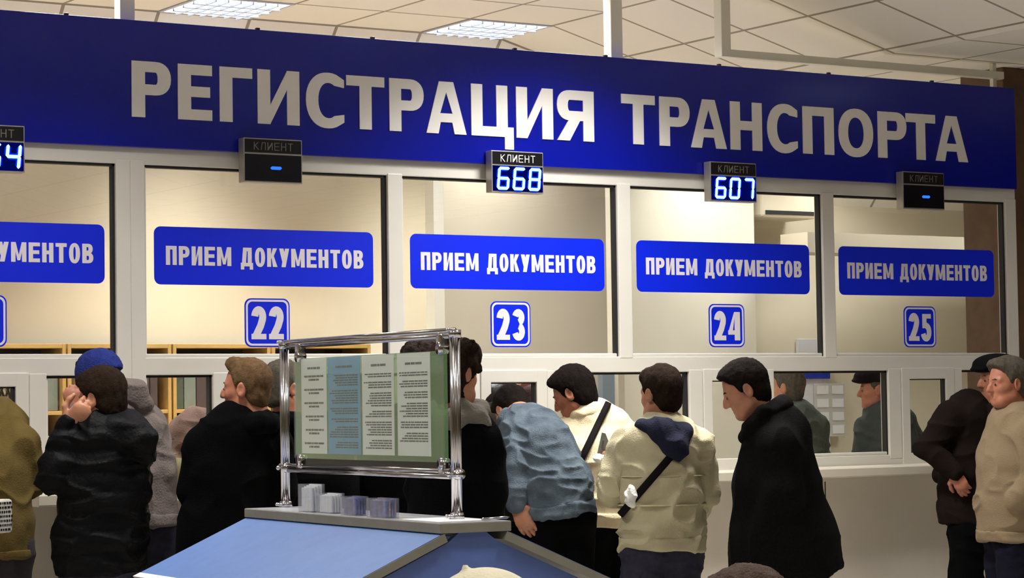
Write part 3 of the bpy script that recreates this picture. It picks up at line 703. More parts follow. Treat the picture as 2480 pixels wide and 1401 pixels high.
class Sdf:
    def __init__(s): s.p = []; s.cut = []
    def cone(s, a, b, ra, rb=None, k=.02, flat=None, op='u'):
        s.p.append(('c', np.asarray(a, float), np.asarray(b, float), ra, ra if rb is None else rb, k, flat, op)); return s
    def chain(s, pts, r, k=.02, flat=None, op='u'):
        for i in range(len(pts)-1): s.cone(pts[i], pts[i+1], r[i], r[i+1], k, flat, op)
        return s
    def ell(s, c, R, rad, k=.02, op='u'):
        s.p.append(('e', np.asarray(c, float), np.asarray(R, float), np.asarray(rad, float), None, k, None, op)); return s
    def func(s, c, r, fn): s.p.append(('f', np.asarray(c, float), fn, r, None, 0, None, 'i')); return s
    def plane(s, pt, nrm): s.cut.append((np.asarray(pt, float), unit(nrm))); return s
    def grow(s, d, keep=None):
        o = Sdf()
        for q in (s.p if keep is None else s.p[:keep]):
            if q[0] == 'c': o.p.append((q[0], q[1], q[2], q[3]+d, q[4]+d)+q[5:])
            else: o.p.append(q[:3]+(q[3]+d,)+q[4:])
        return o
    def grid(s, vox):
        lo = np.full(3, 1e9); hi = -lo
        for q in s.p:
            if q[7] != 'u': continue
            if q[0] == 'c': r = max(q[3], q[4]); l = np.minimum(q[1], q[2])-r; h = np.maximum(q[1], q[2])+r
            else: r = q[3].max(); l = q[1]-r; h = q[1]+r
            lo = np.minimum(lo, l); hi = np.maximum(hi, h)
        lo -= 3*vox; hi += 3*vox
        n = np.ceil((hi-lo)/vox).astype(int)+1
        D = np.full(n, .5, np.float32); ax = [(lo[i]+vox*np.arange(n[i])).astype(np.float32) for i in range(3)]
        def sub(l, h):
            a = np.clip(np.floor((l-lo)/vox).astype(int), 0, n); b = np.clip(np.ceil((h-lo)/vox).astype(int)+1, 0, n)
            return tuple(slice(a[i], b[i]) for i in range(3))
        for ty, A, B, r1, r2, k, fl, op in s.p:
            if ty == 'c':
                m = k+3*vox; R = max(r1, r2)+m; sl_ = sub(np.minimum(A, B)-R, np.maximum(A, B)+R)
            elif ty == 'e': R = r1.max()+k+3*vox; sl_ = sub(A-R, A+R)
            else: sl_ = sub(A-r1, A+r1)
            X = ax[0][sl_[0]][:, None, None]; Y = ax[1][sl_[1]][None, :, None]; Z = ax[2][sl_[2]][None, None, :]
            if X.size*Y.size*Z.size == 0: continue
            if ty == 'c':
                q = [X-A[0], Y-A[1], Z-A[2]]; ba = B-A
                if fl is not None:
                    nn, sc = fl; dt = (q[0]*nn[0]+q[1]*nn[1]+q[2]*nn[2])*(sc-1)
                    q = [q[i]+dt*nn[i] for i in range(3)]; ba = ba+(sc-1)*(ba@nn)*nn
                L = max(ba@ba, 1e-9); t = np.clip((q[0]*ba[0]+q[1]*ba[1]+q[2]*ba[2])/L, 0, 1)
                d = np.sqrt((q[0]-t*ba[0])**2+(q[1]-t*ba[1])**2+(q[2]-t*ba[2])**2)-(r1+(r2-r1)*t)
            elif ty == 'e':
                q = [X-A[0], Y-A[1], Z-A[2]]; l = [q[0]*B[i][0]+q[1]*B[i][1]+q[2]*B[i][2] for i in range(3)]
                k0 = np.sqrt(sum((l[i]/r1[i])**2 for i in range(3))); k1 = np.sqrt(sum((l[i]/r1[i]**2)**2 for i in range(3)))+1e-6
                d = k0*(k0-1)/k1
            else: d = B(X, Y, Z)
            a = D[sl_]
            if op == 'u':
                h = np.clip(.5+.5*(a-d)/k, 0, 1); D[sl_] = a*(1-h)+d*h-k*h*(1-h)
            elif op == 's':
                h = np.clip(.5-.5*(a+d)/k, 0, 1); D[sl_] = a*(1-h)-d*h+k*h*(1-h)
            else: D[sl_] = np.maximum(a, d)
        for pt, nr in s.cut:
            X = ax[0][:, None, None]-pt[0]; Y = ax[1][None, :, None]-pt[1]; Z = ax[2][None, None, :]-pt[2]
            D = np.maximum(D, (X*nr[0]+Y*nr[1]+Z*nr[2]).astype(np.float32))
        return D, lo, vox
    def mesh(s, vox, name, m, parent, disp=None):
        D, lo, vox = s.grid(vox); V, Q = surfnet(D); V = V*vox+lo
        me = bpy.data.meshes.new(name); me.vertices.add(len(V)); me.loops.add(len(Q)*4); me.polygons.add(len(Q))
        me.vertices.foreach_set('co', V.astype(np.float32).ravel()); me.loops.foreach_set('vertex_index', Q.astype(np.int32).ravel())
        me.polygons.foreach_set('loop_start', np.arange(0, len(Q)*4, 4, dtype=np.int32)); me.update(calc_edges=True)
        if disp is not None:
            N = np.empty(len(V)*3, np.float32); me.vertex_normals.foreach_get('vector', N); N = N.reshape(-1, 3)
            V = V+N*disp(V)[:, None]; me.vertices.foreach_set('co', V.astype(np.float32).ravel()); me.update()
        o = link(name, me, m, None, True)
        if parent is not None:
            o.parent = parent; o.location = -Vector(parent.location)
        return o
def surfnet(D):
    S_ = D < 0; n = np.array(D.shape)-1
    c = np.zeros(n, np.int8)
    for dx in (0, 1):
        for dy in (0, 1):
            for dz in (0, 1): c += S_[dx:dx+n[0], dy:dy+n[1], dz:dz+n[2]]
    I = np.argwhere((c > 0) & (c < 8)); vid = np.full(n, -1, np.int32); vid[I[:, 0], I[:, 1], I[:, 2]] = np.arange(len(I))
    acc = np.zeros((len(I), 3)); cnt = np.zeros(len(I))
    C = [(x, y, z) for x in (0, 1) for y in (0, 1) for z in (0, 1)]
    for a in C:
        for ax in range(3):
            if a[ax]: continue
            b = list(a); b[ax] = 1
            d0 = D[I[:, 0]+a[0], I[:, 1]+a[1], I[:, 2]+a[2]]; d1 = D[I[:, 0]+b[0], I[:, 1]+b[1], I[:, 2]+b[2]]
            k = (d0 < 0) != (d1 < 0); t = d0[k]/(d0[k]-d1[k]); e = np.tile(np.array(a, float), (k.sum(), 1)); e[:, ax] += t
            acc[k] += e; cnt[k] += 1
    V = I+acc/cnt[:, None]; Q = []
    for ax in range(3):
        u, v = (ax+1) % 3, (ax+2) % 3
        s0 = [slice(None)]*3; s1 = [slice(None)]*3; s0[ax] = slice(0, -1); s1[ax] = slice(1, None)
        A = S_[tuple(s0)]; B = S_[tuple(s1)]; E_ = np.argwhere(A != B)
        ok = (E_[:, u] > 0) & (E_[:, v] > 0) & (E_[:, u] < n[u]) & (E_[:, v] < n[v]); E_ = E_[ok]
        ins = A[E_[:, 0], E_[:, 1], E_[:, 2]]
        def at_(du, dv):
            q = E_.copy(); q[:, u] += du; q[:, v] += dv; return vid[q[:, 0], q[:, 1], q[:, 2]]
        f = np.stack([at_(-1, -1), at_(0, -1), at_(0, 0), at_(-1, 0)], 1); f[~ins] = f[~ins][:, ::-1]; Q.append(f)
    Q = np.concatenate(Q); Q = Q[(Q >= 0).all(1)]
    return V, Q
def wrinkle(amp, fr=(9, 9, 16), seed=1, quilt=0.0, qf=11.0):
    fr = np.array(fr, float)
    def fn(P):
        w = np.stack([vn(P*5+7.3*k, seed+k) for k in range(3)], 1)-.5
        a = vn((P+w*.12)*fr, seed+5); r = 1-np.abs(2*a-1)
        b = vn((P+w*.05)*fr*2.3, seed+9)
        d = amp*1.25*(r**3-.25)+amp*.5*(b-.5)
        if quilt: d = d+quilt*(np.abs(np.sin((P[:, 2]+w[:, 0]*.04)*qf*math.pi))-.6)
        return d.astype(np.float32)
    return fn
def hairy(amp, seed=3):
    def fn(P): return (amp*.8*(vn(P*np.array((150, 150, 70.)), seed)-.5)+amp*1.1*(vn(P*np.array((50, 50, 24.)), seed+1)-.5)).astype(np.float32)
    return fn

def head_frame(th, tilt, roll=0):
    f = hdir(th); t = math.radians(tilt); fd = unit(f*math.cos(t)-UP*math.sin(t)); r = unit(np.cross(fd, UP)); u = np.cross(r, fd)
    if roll:
        a = math.radians(roll); r, u = r*math.cos(a)+u*math.sin(a), -r*math.sin(a)+u*math.cos(a)
    return r, fd, u
def head_sdf(B, c, Fm, s, nb, rn=.057):
    r, f, u = Fm; P = lambda x, y, z: c+s*(x*r+y*f+z*u)
    B.cone(P(0, -.025, -.03), nb, rn*s, rn*1.12*s, .03)
    B.ell(P(0, -.012, .04), Fm, np.array((.076, .098, .090))*s, .02)
    B.ell(P(0, .028, -.022), Fm, np.array((.062, .062, .082))*s, .03)
    B.cone(P(-.03, .052, -.082), P(.03, .052, -.082), .022*s, .022*s, .03)
    B.cone(P(0, .066, -.088), P(0, .068, -.090), .019*s, .019*s, .02)
    for q in (-1, 1):
        B.cone(P(q*.048, .0, -.055), P(q*.03, .05, -.08), .022*s, .02*s, .03)
        B.cone(P(q*.012, .079, .027), P(q*.044, .065, .024), .0115*s, .010*s, .016)
        B.cone(P(q*.040, .055, -.020), P(q*.050, .035, -.014), .020*s, .016*s, .02)
        B.ell(P(q*.031, .092, .004), Fm, np.array((.019, .013, .011))*s, .01, 's')
        B.ell(P(q*.030, .0765, .004), Fm, np.array((.014, .011, .010))*s, .004)
    B.chain([P(0, .083, .018), P(0, .097, -.008), P(0, .105, -.024)], np.array((.010, .012, .0135))*s, .012)
    for q in (-1, 1): B.cone(P(q*.011, .096, -.027), P(q*.012, .092, -.029), .009*s, .008*s, .006)
    B.cone(P(-.020, .080, -.052), P(.020, .080, -.052), .0085*s, .0085*s, .008); B.cone(P(-.017, .079, -.064), P(.017, .079, -.064), .009*s, .009*s, .008)
    B.cone(P(-.024, .090, -.058), P(.024, .090, -.058), .0035*s, .0035*s, .004, None, 's')
    for q in (-1, 1):
        er = unit(r*q*.95-f*.3); R_ = np.array([er, np.cross(u, er), u])
        B.ell(P(q*.079, -.012, .0), R_, np.array((.011, .021, .034))*s, .008)
        B.ell(P(q*.089, -.010, .004), R_, np.array((.007, .012, .020))*s, .006, 's')
    return P
def hair_sdf(c, Fm, s, thick=.012, lift=0.0, nape=0.0):
    r, f, u = Fm; H = Sdf(); P = lambda x, y, z: c+s*(x*r+y*f+z*u)
    t = thick
    H.ell(P(0, -.012, .043), Fm, (np.array((.076, .098, .090))+t)*s, .02)
    H.ell(P(0, -.050, -.03), Fm, (np.array((.058, .045, .052+nape))+t*.8)*s, .03)
    H.cone(P(-.03, .055, .088+lift), P(.03, .055, .088+lift), (.022+t)*s, (.022+t)*s, .03)
    def region(X, Y, Z):
        q = [X-c[0], Y-c[1], Z-c[2]]; y = (q[0]*f[0]+q[1]*f[1]+q[2]*f[2])/s; z = (q[0]*u[0]+q[1]*u[1]+q[2]*u[2])/s
        o = np.clip(y/.045, 0, 1); o = o*o*(3-2*o)*.038
        return (y-.030+o+lift*.8-z-nape)*.72*s
    H.func(P(0, 0, 0), .24*s, region)
    for q in (-1, 1): H.ell(P(q*.09, -.004, -.002), Fm, np.array((.022, .026, .034))*s, .008, 's')
    return H
def hand_sdf(B, w, d, nrm, side, s=1.0, curl=25, spread=1.0):
    u = unit(d); n_ = unit(nrm-np.dot(nrm, u)*u); t = np.cross(u, n_)*side
    B.cone(w-u*.03*s, w+u*.02*s, .026*s, .028*s, .02, (n_, 1.3))
    B.cone(w+u*.030*s, w+u*.078*s, .036*s, .041*s, .015, (n_, 2.4))
    for k, (o, L, r) in enumerate(((.031, .074, .0092), (.0105, .083, .0096), (-.0105, .077, .0092), (-.030, .060, .0082))):
        p = w+u*(.088-(.004 if k in (0, 3) else 0))*s+t*o*s; dd = unit(u+t*(o*.9*spread)); a = 0; pts = [p-dd*.025*s]; pts.append(p); c0 = curl*(1+.12*k)
        for j, fr in enumerate((.45, .32, .25)):
            a += math.radians(c0*(1, 1.15, .8)[j]); v = dd*math.cos(a)-n_*math.sin(a); p = p+v*L*fr*s; pts.append(p)
        B.chain(pts, [r*s, r*s*1.03, r*s, r*s*.93, r*s*.82], .006)
    p = w+u*.03*s+t*.030*s; q = p+(u*.55+t*.75-n_*.3)*.038*s; e = q+(u*.9+t*.25-n_*.3)*.032*s
    B.chain([p, q, e, e+(u*.9-n_*.35)*.022*s], [.014*s, .0115*s, .0105*s, .0085*s], .01)

MATC = {}
def cloth(name, rgb, rough=.85, bump=.35, bs=120, var=.12, vs=18, rgb2=None, sheen=.0):
    if name not in MATC: MATC[name] = mat(name, rgb, rough, var=var, vscale=vs, bump=bump, bscale=bs, rgb2=rgb2, sheen=sheen, spec=.07 if max(rgb) < 40 else .22)
    return MATC[name]
class Person:
    def __init__(s, label, S, x0, group=None):
        s.S = S; s.label = label; g = CAM+ray(*x0)*(FPX/S)
        s.t = empty('person', (g[0], g[1], 0), label, 'person', group)
        s.B = Sdf()
    def J(s, q):
        if isinstance(q, np.ndarray): return q
        return CAM+ray(q[0], q[1])*(FPX/s.S+(q[2] if len(q) > 2 else 0))
    def head(s, pos, th, tilt=0, roll=0, sc=1.05, nb=None, hair=None, skin='skin', lift=0, thick=.009, nape=0, hat=None, brow=True):
        s.c = s.J(pos); s.Fm = head_frame(th, tilt, roll); s.hs = sc; s.skin = skin
        s.nb = s.J(nb); s.HP = head_sdf(s.B, s.c, s.Fm, sc, s.nb)
        P = s.HP
        if hair is not None:
            hair_sdf(s.c, s.Fm, sc, thick, lift, nape).mesh(.007, 'hair', hair, s.t, hairy(.006))
            if brow:
                E_ = Sdf()
                for q in (-1, 1): E_.chain([P(q*.016, .092, .027), P(q*.032, .087, .030), P(q*.048, .073, .025)], [.0028, .0032, .0022], .004)
                E_.mesh(.003, 'eyebrows', hair, s.t)
        mb = MB(); loc = np.array(s.t.location)
        for q in (-1, 1): mb.sphere(P(q*.031, .0795, .004)-loc, .0095*sc, 14)
        mb.obj('eyes', M['eye'], s.t, True)
        mb = MB()
        for q in (-1, 1): mb.sphere(P(q*.032, .0850, .003)-loc, .0052*sc, 12)
        mb.obj('irises', M['iris'], s.t, True)
        if hat: hat(s)
        return s
    def torso(s, th, pts, front=None):
        """pts: (position, half width, half depth) from the neck down"""
        s.tf = hdir(th) if front is None else front; s.lat = unit(np.cross(s.tf, UP)); s.tp = [(s.J(p), a, b) for p, a, b in pts]
        sp = unit(s.tp[0][0]-s.tp[-1][0]); s.fl = unit(s.tf-np.dot(s.tf, sp)*sp)
        return s
    def torso_sdf(s, Z, g=0.0, k=.04):
        for (a, wa, da), (b, wb, db) in zip(s.tp[:-1], s.tp[1:]):
            f = (wa/da+wb/db)/2; Z.cone(a, b, wa+g, wb+g, k, (s.fl, f))
    def arms(s, *L):
        s.al = [([s.J(q) for q in a[:3]], a[3]) for a in L]; return s
    def garment(s, name, m, vox=.009, disp=None, cut=None, collar=None, extra=None, g=0.0, shoulder=.08, k=.05, cutn=None, band=None, bandm=None, ak=.014, ctilt=.30):
        Z = Sdf(); s.torso_sdf(Z, g, k); nt_ = len(Z.p)
        sh = [a[0][0] for a in s.al]
        for q, r in zip(sh, s.al): Z.cone(q, s.tp[0][0]*.75+s.nb*.25, r[1][0]*1.0, shoulder, k)
        for (a, e, w), r in s.al: Z.chain([a, e, w], r, ak)
        nt2 = len(Z.p)
        if collar:
            cr, ct, off = collar
            R = 14; c0 = s.nb+off; pts = [c0+cr*(math.cos(2*math.pi*i/R)*s.lat+math.sin(2*math.pi*i/R)*(s.tf*.95-UP*ctilt)) for i in range(R+1)]
            Cz = Sdf(); Cz.chain(pts, [ct]*(R+1), .015); Cz.chain([q_-UP*.03+(q_-c0)*.25 for q_ in pts], [ct*.9]*(R+1), .02); Cz.mesh(.007, 'collar', m, s.t, disp)
        if extra: extra(Z, s)
        if cut is not None:
            zc = s.J(cut); Z.plane(zc, -UP if cutn is None else cutn)
        o = Z.mesh(vox, name, m, s.t, disp)
        if band:
            Wb = Sdf(); s.torso_sdf(Wb, g+.007, k); zc = s.J(cut)
            cn = -UP if cutn is None else cutn; Wb.plane(zc-cn*band, -cn); Wb.plane(zc+cn*.004, cn); Wb.mesh(vox, 'waistband', bandm or m, s.t, disp)
        return o
    def seam(s, q, m, h=.006, g=.018, nrm=None):
        c = s.J(q); n_ = UP if nrm is None else nrm; Z = Sdf(); s.torso_sdf(Z, g, .05); Z.plane(c+n_*h/2, n_); Z.plane(c-n_*h/2, -n_); Z.mesh(.006, 'seam', m, s.t)
    def strap(s, p0, p1, m, w=.035, g=.022, ends=True, depthdir=None, back=False):
        a, b = s.J(p0), s.J(p1); dd = (CAM-a); dd = unit(dd) if depthdir is None else depthdir
        n_ = unit(np.cross(b-a, dd)); Z = Sdf(); s.torso_sdf(Z, g+.006, .05)
        for q, r in s.al: Z.cone(q[0], s.tp[0][0]*.75+s.nb*.25, r[0]+.018, .098, .05)
        Z.plane(a+n_*w/2, n_); Z.plane(a-n_*w/2, -n_)
        e = unit(a-b)
        if ends: Z.plane(a, e); Z.plane(b, -e)
        Z.mesh(.006, 'strap', m, s.t)
    def legs(s, hip, m, th, r=(.105, .082, .062), shoe=None, spread=.10, waist=True, bend=0.0, foot=True):
        hc = s.J(hip); f = hdir(th); l = unit(np.cross(f, UP)); Z = Sdf(); sz = hc[2]
        for q in (-1, 1):
            h = hc+l*q*spread*.8; kn = np.array([h[0], h[1], sz*.53])+f*(.03+bend)+l*q*.01; an = np.array([h[0], h[1], .10])-f*.01+l*q*.02
            Z.chain([h, kn, an], r, .03, None); Z.cone(h, h+UP*.06, r[0]*.95, r[0]*.9, .03)
            s.B.chain([h, kn, an], [.055, .045, .04], .03)
            if foot:
                Fo = Sdf(); fr = np.array([l, f, UP]); Fo.ell(an+f*.06-UP*.055, fr, (.048, .135, .046), .02); Fo.cone(an, an-UP*.04, .05, .05, .03); Fo.plane((0, 0, 0.004), -UP)
                Fo.mesh(.01, 'shoe', shoe or cloth('black_leather', (18, 16, 16), .4, .1), s.t)
        if waist: Z.cone(hc+l*.045, hc-l*.045, .115, .115, .05, (f, 1.15))
        Z.plane((0, 0, .055), -UP); Z.plane(hc+UP*.07, UP)
        Z.mesh(.012, 'trousers', m, s.t, wrinkle(.010, (10, 10, 14), 21))
        s.B.cone(hc+l*.05, hc-l*.05, .07, .07, .04, (f, 1.2))
        return s
    def finish(s, hands=(), vox=.0065):
        B = s.B; f = s.fl
        nt_ = len(s.tp)-1
        for i_, ((a, wa, da), (b, wb, db)) in enumerate(zip(s.tp[:-1], s.tp[1:])): B.cone(a, b if i_ < nt_-1 else a*.35+b*.65, wa*.72, wb*(.72 if i_ < nt_-1 else .45), .04, (f, wa/da*1.1))
        for (a, e, w), r in s.al: B.chain([a, e, w], [.045, .036, .026], .03); B.cone(a, s.tp[0][0], .04, .06, .04)
        B.cone(s.nb, s.tp[0][0], .062*s.hs, .09, .05)
        for h in hands: hand_sdf(B, s.J(h[0]) if not isinstance(h[0], int) else s.al[h[0]][0][2], *h[1:])
        return B.mesh(vox, 'body', M[s.skin], s.t)

HB = cloth('dark_brown_hair', (38, 27, 19), .85, .6, 260, .3, 60); HK = cloth('black_brown_hair', (24, 18, 15), .85, .6, 260, .3, 60)
HL = cloth('light_brown_hair', (96, 72, 46), .85, .6, 260, .25, 60); HG = cloth('grey_brown_hair', (84, 77, 66), .85, .6, 260, .25, 60)
BLK = cloth('black_wool', (4, 4, 5), .95, .5, 200); NYL = cloth('black_padded_nylon', (13, 13, 15), .55, .4, 60); STR = cloth('black_strap', (20, 16, 16), .7, .3, 200)
JEANS = cloth('dark_jeans', (42, 42, 56), .85, .3, 160, .25, 30); BTR = cloth('black_trousers', (5, 5, 6), .9, .3, 120)
FRONT = CAM
# 1 ochre jacket, leaning out of the picture
p = Person('person in ochre jacket leaning on the counter at the left edge, head outside the picture', 548, (5, 1300))
p.torso(45, [((-20, 1062, .12), .19, .14), ((-16, 1150, .04), .18, .14), ((-14, 1270, 0), .17, .14), ((-14, 1400, 0), .17, .135)])
p.arms(((45, 1075, .08), (78, 1165, .12), (20, 1215, .3), [.085, .062, .05]), ((-80, 1075, .1), (-110, 1180, .1), (-60, 1215, .3), [.085, .062, .05]))
p.head((-95, 1000, .3), 50, 35, nb=(-60, 1035, .2), hair=HB)
och = cloth('ochre_cloth', (92, 76, 36), .9, .35, 160, .1)
p.garment('jacket', och, .009, wrinkle(.012, (8, 8, 9), 2), cut=(60, 1350, 0), band=.035)
p.legs((-14, 1345), cloth('grey_trousers', (52, 46, 50), .9, .3), 45); p.finish()
bag = empty('shopping_bag', tuple(p.J((6, 1252, -.24))), 'white bag with rows of black marks at the lower left edge', 'bag', None, None, .55)
MB().box(-.10, .035, -.03, .03, -.07, .075, .012).obj('body', cloth('white_cloth_bag', (206, 202, 194), .8, .2), bag)
mb = MB()
for i in range(7):
    x = -.09
    while x < .02:
        l = random.uniform(.006, .018); mb.box(x, x+l, -.0315, -.0302, -.06+i*.019, -.06+i*.019+.010); x += l+.005
setp(mb.obj('printed_marks', M['gasket'], bag), kind='stuff')
# 3 blue cap, grey hoodie
p = Person('person in a blue knitted cap and taupe hoodie, behind the black padded jacket', 521, (335, 1250))
p.torso(35, [((325, 1055, .05), .165, .13), ((335, 1150, 0), .172, .14), ((345, 1250, 0), .165, .14), ((348, 1290, 0), .16, .135)])
p.arms(((362, 1050, .0), (388, 1150, -.02), (392, 1235, .1), [.075, .062, .048]), ((275, 1045, .1), (205, 1085, .1), (186, 1000, -.05), [.075, .058, .04]))
hoo = cloth('taupe_fleece', (112, 102, 98), .95, .5, 110, .14, 10)
def cap_blue(s):
    r, f, u = s.Fm; c = s.c; Z = Sdf(); Z.ell(c+s.hs*(-.014*f+.045*u), s.Fm, np.array((.096, .118, .113)), .02); Z.plane(c+s.hs*.020*u+.0*f, -unit(u+.25*f))
    Z.mesh(.007, 'knitted_cap', cloth('blue_knit', (36, 48, 118), .95, .7, 130, .15, 30), s.t, wrinkle(.004, (30, 30, 8), 4))
p.head((236, 928, 0), 66, 8, nb=(278, 1000, .02), hair=HB, hat=cap_blue, skin='skin2', thick=.002)
def hood3(Z, s):
    Z.chain([s.J((292, 945, .03)), s.J((326, 950, -.02)), s.J((345, 975, -.02))], [.050, .058, .045], .03); Z.chain([s.J((270, 1000, .0)), s.J((300, 1000, -.03)), s.J((330, 1005, .02))], [.045, .05, .045], .03)
p.garment('hoodie', hoo, .008, wrinkle(.014, (8, 8, 11), 6), cut=(348, 1272, 0), extra=hood3, band=.05)
p.legs((345, 1285), JEANS, 35)
p.finish([(1, unit(UP+.3*LF), -hdir(20)*1.0-AW, 1, 1.0, 30)], .007)
# 2 black padded jacket, hand at the ear
p = Person('person in a black padded jacket with a hand raised to the ear', 552, (245, 1250))
p.torso(38, [((262, 1085, 0), .185, .14), ((252, 1190, 0), .20, .16), ((242, 1310, 0), .205, .165), ((240, 1400, 0), .20, .16)])
p.arms(((178, 1085, -.05), (132, 1155, -.10), (160, 1036, -.08), [.092, .078, .052]), ((318, 1085, .05), (322, 1195, .10), (290, 1240, .3), [.09, .072, .05]))
def hood2(Z, s):
    Z.chain([s.J((225, 1042, .02)), s.J((280, 1042, -.07)), s.J((338, 1066, -.06)), s.J((342, 1092, .0))], [.05, .062, .078, .066], .02); Z.chain([s.J((290, 1020, .0)), s.J((335, 1050, .02))], [.06, .06], .03)
p.head((246, 970, 0), 62, 10, nb=(272, 1035, .02), hair=HB, thick=.014)
p.garment('jacket', NYL, .008, wrinkle(.012, (9, 9, 18), 8, .007, 11), cut=(245, 1390, 0), extra=hood2)
p.legs((243, 1360), JEANS, 38)
p.finish([(0, p.J((210, 988, -.10))-p.J((160, 1036, -.08)), CAM-p.J((190, 1000)), -1, 1.18, 34)], .006)
# 4 black coat, short fair hair
p = Person('person with short light brown hair in a plain black coat, left of the information frame', 540, (560, 1300))
p.torso(42, [((575, 1070, .0), .195, .14), ((560, 1160, 0), .205, .155), ((548, 1290, 0), .225, .17), ((540, 1440, 0), .25, .19)])
p.arms(((492, 1078, -.05), (466, 1190, -.05), (500, 1275, .15), [.088, .07, .055]), ((660, 1070, .05), (680, 1190, .05), (655, 1280, .15), [.088, .07, .055]))
p.head((596, 946, 0), 73, -2, nb=(612, 1020, .0), hair=HL, lift=.022, thick=.007, skin='skin2', sc=1.07)
p.garment('coat', BLK, .009, wrinkle(.010, (8, 8, 7), 12), cut=(540, 1440, 0), collar=(.085, .034, np.array((0, 0, -.02))))
p.legs((545, 1370), BTR, 42); p.finish()
# 5 grey hair behind the post
p = Person('person with grey hair facing right, seen behind the left post of the information frame', 512, (770, 1250))
p.torso(-20, [((740, 1085, .05), .19, .13), ((770, 1175, 0), .19, .14), ((782, 1290, 0), .19, .15), ((785, 1400, 0), .20, .15)])
p.arms(((685, 1075, -.03), (690, 1180, -.05), (720, 1260, .1), [.08, .065, .05]), ((812, 1085, .1), (838, 1190, .1), (830, 1270, .25), [.08, .065, .05]))
p.head((690, 945, 0), -48, 4, nb=(705, 1015, .0), hair=HG, skin='skin2', sc=1.04)
p.garment('coat', BLK, .01, wrinkle(.010, (8, 8, 7), 15), cut=(785, 1400, 0), collar=(.08, .032, np.array((0, 0, -.02))))
p.legs((782, 1360), BTR, -20); p.finish(vox=.008)
# 6b dark hat behind the panel
p = Person('person in a dark fuzzy hat, mostly hidden behind the information frame', 500, (985, 1250))
p.torso(15, [((990, 1080, .05), .18, .13), ((985, 1175, 0), .19, .14), ((985, 1290, 0), .19, .15), ((985, 1400, 0), .20, .15)])
p.arms(((915, 1080, -.0), (900, 1180, -.03), (930, 1260, .15), [.08, .065, .05]), ((1062, 1080, .1), (1075, 1190, .1), (1050, 1270, .25), [.08, .065, .05]))
def hat6(s):
    r, f, u = s.Fm; c = s.c; Z = Sdf(); Z.ell(c+(-.01*f+.075*u), s.Fm, np.array((.125, .135, .098)), .02); Z.plane(c+.03*u, -u)
    Z.mesh(.008, 'hat', cloth('dark_fur', (40, 30, 26), .95, .8, 90, .3, 40), s.t, hairy(.014))
p.head((1030, 905, 0), 15, 6, nb=(1010, 985, .02), hair=HK, hat=hat6, thick=.003)
p.garment('coat', BLK, .01, wrinkle(.010, (8, 8, 7), 17), cut=(985, 1400, 0), collar=(.08, .032, np.array((0, 0, -.02))))
p.legs((985, 1360), BTR, 15); p.finish(vox=.008)
# 6 curly dark hair, right of the post
p = Person('person with curly dark hair, grey collar and black coat, right of the frame post', 575, (1100, 1280))
p.torso(-12, [((1108, 1085, 0), .185, .14), ((1104, 1180, 0), .195, .15), ((1102, 1300, 0), .20, .16), ((1102, 1420, 0), .20, .16)])
p.arms(((1030, 1080, .0), (1020, 1190, .02), (1060, 1270, .25), [.08, .065, .05]), ((1172, 1085, .0), (1188, 1195, -.02), (1160, 1280, .2), [.08, .068, .05]))
p.head((1102, 908, 0), -42, 4, nb=(1104, 1010, .0), hair=HB, thick=.024, nape=.03, sc=1.05, skin='skin')
Z = Sdf()
for a_, b_, c_, r_ in ((1128, 846, -.03, .052), (1140, 872, .02, .04), (1088, 850, .02, .06), (1075, 890, .0, .05), (1148, 893, .0, .030), (1100, 960, -.03, .05)): Z.ell(p.J((a_, b_, c_)), np.eye(3), (r_, r_, r_*.9), .03)
Z.mesh(.007, 'hair_bun', HB, p.t, hairy(.02))
p.garment('coat', BLK, .009, wrinkle(.010, (8, 8, 7), 19), cut=(1102, 1420, 0))
Z = Sdf(); Z.chain([p.J((1050, 1015, -.02)), p.J((1095, 1020, -.09)), p.J((1150, 1010, -.05)), p.J((1158, 1000, .05)), p.J((1100, 990, .10)), p.J((1050, 1005, .05)), p.J((1050, 1015, -.02))], [.045]*7, .03)
Z.chain([p.J((1120, 985, -.07)), p.J((1170, 1025, -.04))], [.03, .035], .03)
Z.mesh(.007, 'scarf_collar', cloth('grey_knit', (112, 106, 98), .95, .6, 90), p.t, wrinkle(.010, (12, 12, 16), 20))
p.legs((1102, 1380), BTR, -12); p.finish(vox=.007)
# 7 dark jacket bent into the hatch
p = Person('person in a dark brown jacket bent towards the hatch, behind the denim jacket', 474, (1232, 1230))
p.torso(5, [((1232, 1036, .16), .155, .12), ((1228, 1100, .06), .17, .13), ((1232, 1200, 0), .16, .13), ((1234, 1270, 0), .155, .125)])
p.arms(((1196, 1026, .1), (1186, 1085, .0), (1190, 1118, .2), [.075, .06, .05]), ((1272, 1018, .2), (1268, 1085, .05), (1262, 1112, .25), [.07, .056, .046]))
p.head((1212, 1010, .36), 20, 60, nb=(1222, 1024, .25), hair=HK, sc=.98)
dbr = cloth('dark_brown_nylon', (38, 31, 29), .55, .4, 60)
p.garment('jacket', dbr, .009, wrinkle(.014, (9, 9, 16), 25), cut=(1232, 1262, 0), collar=(.08, .034, np.array((0, 0, -.01))))
p.legs((1234, 1265), BTR, 5); p.finish(vox=.008)
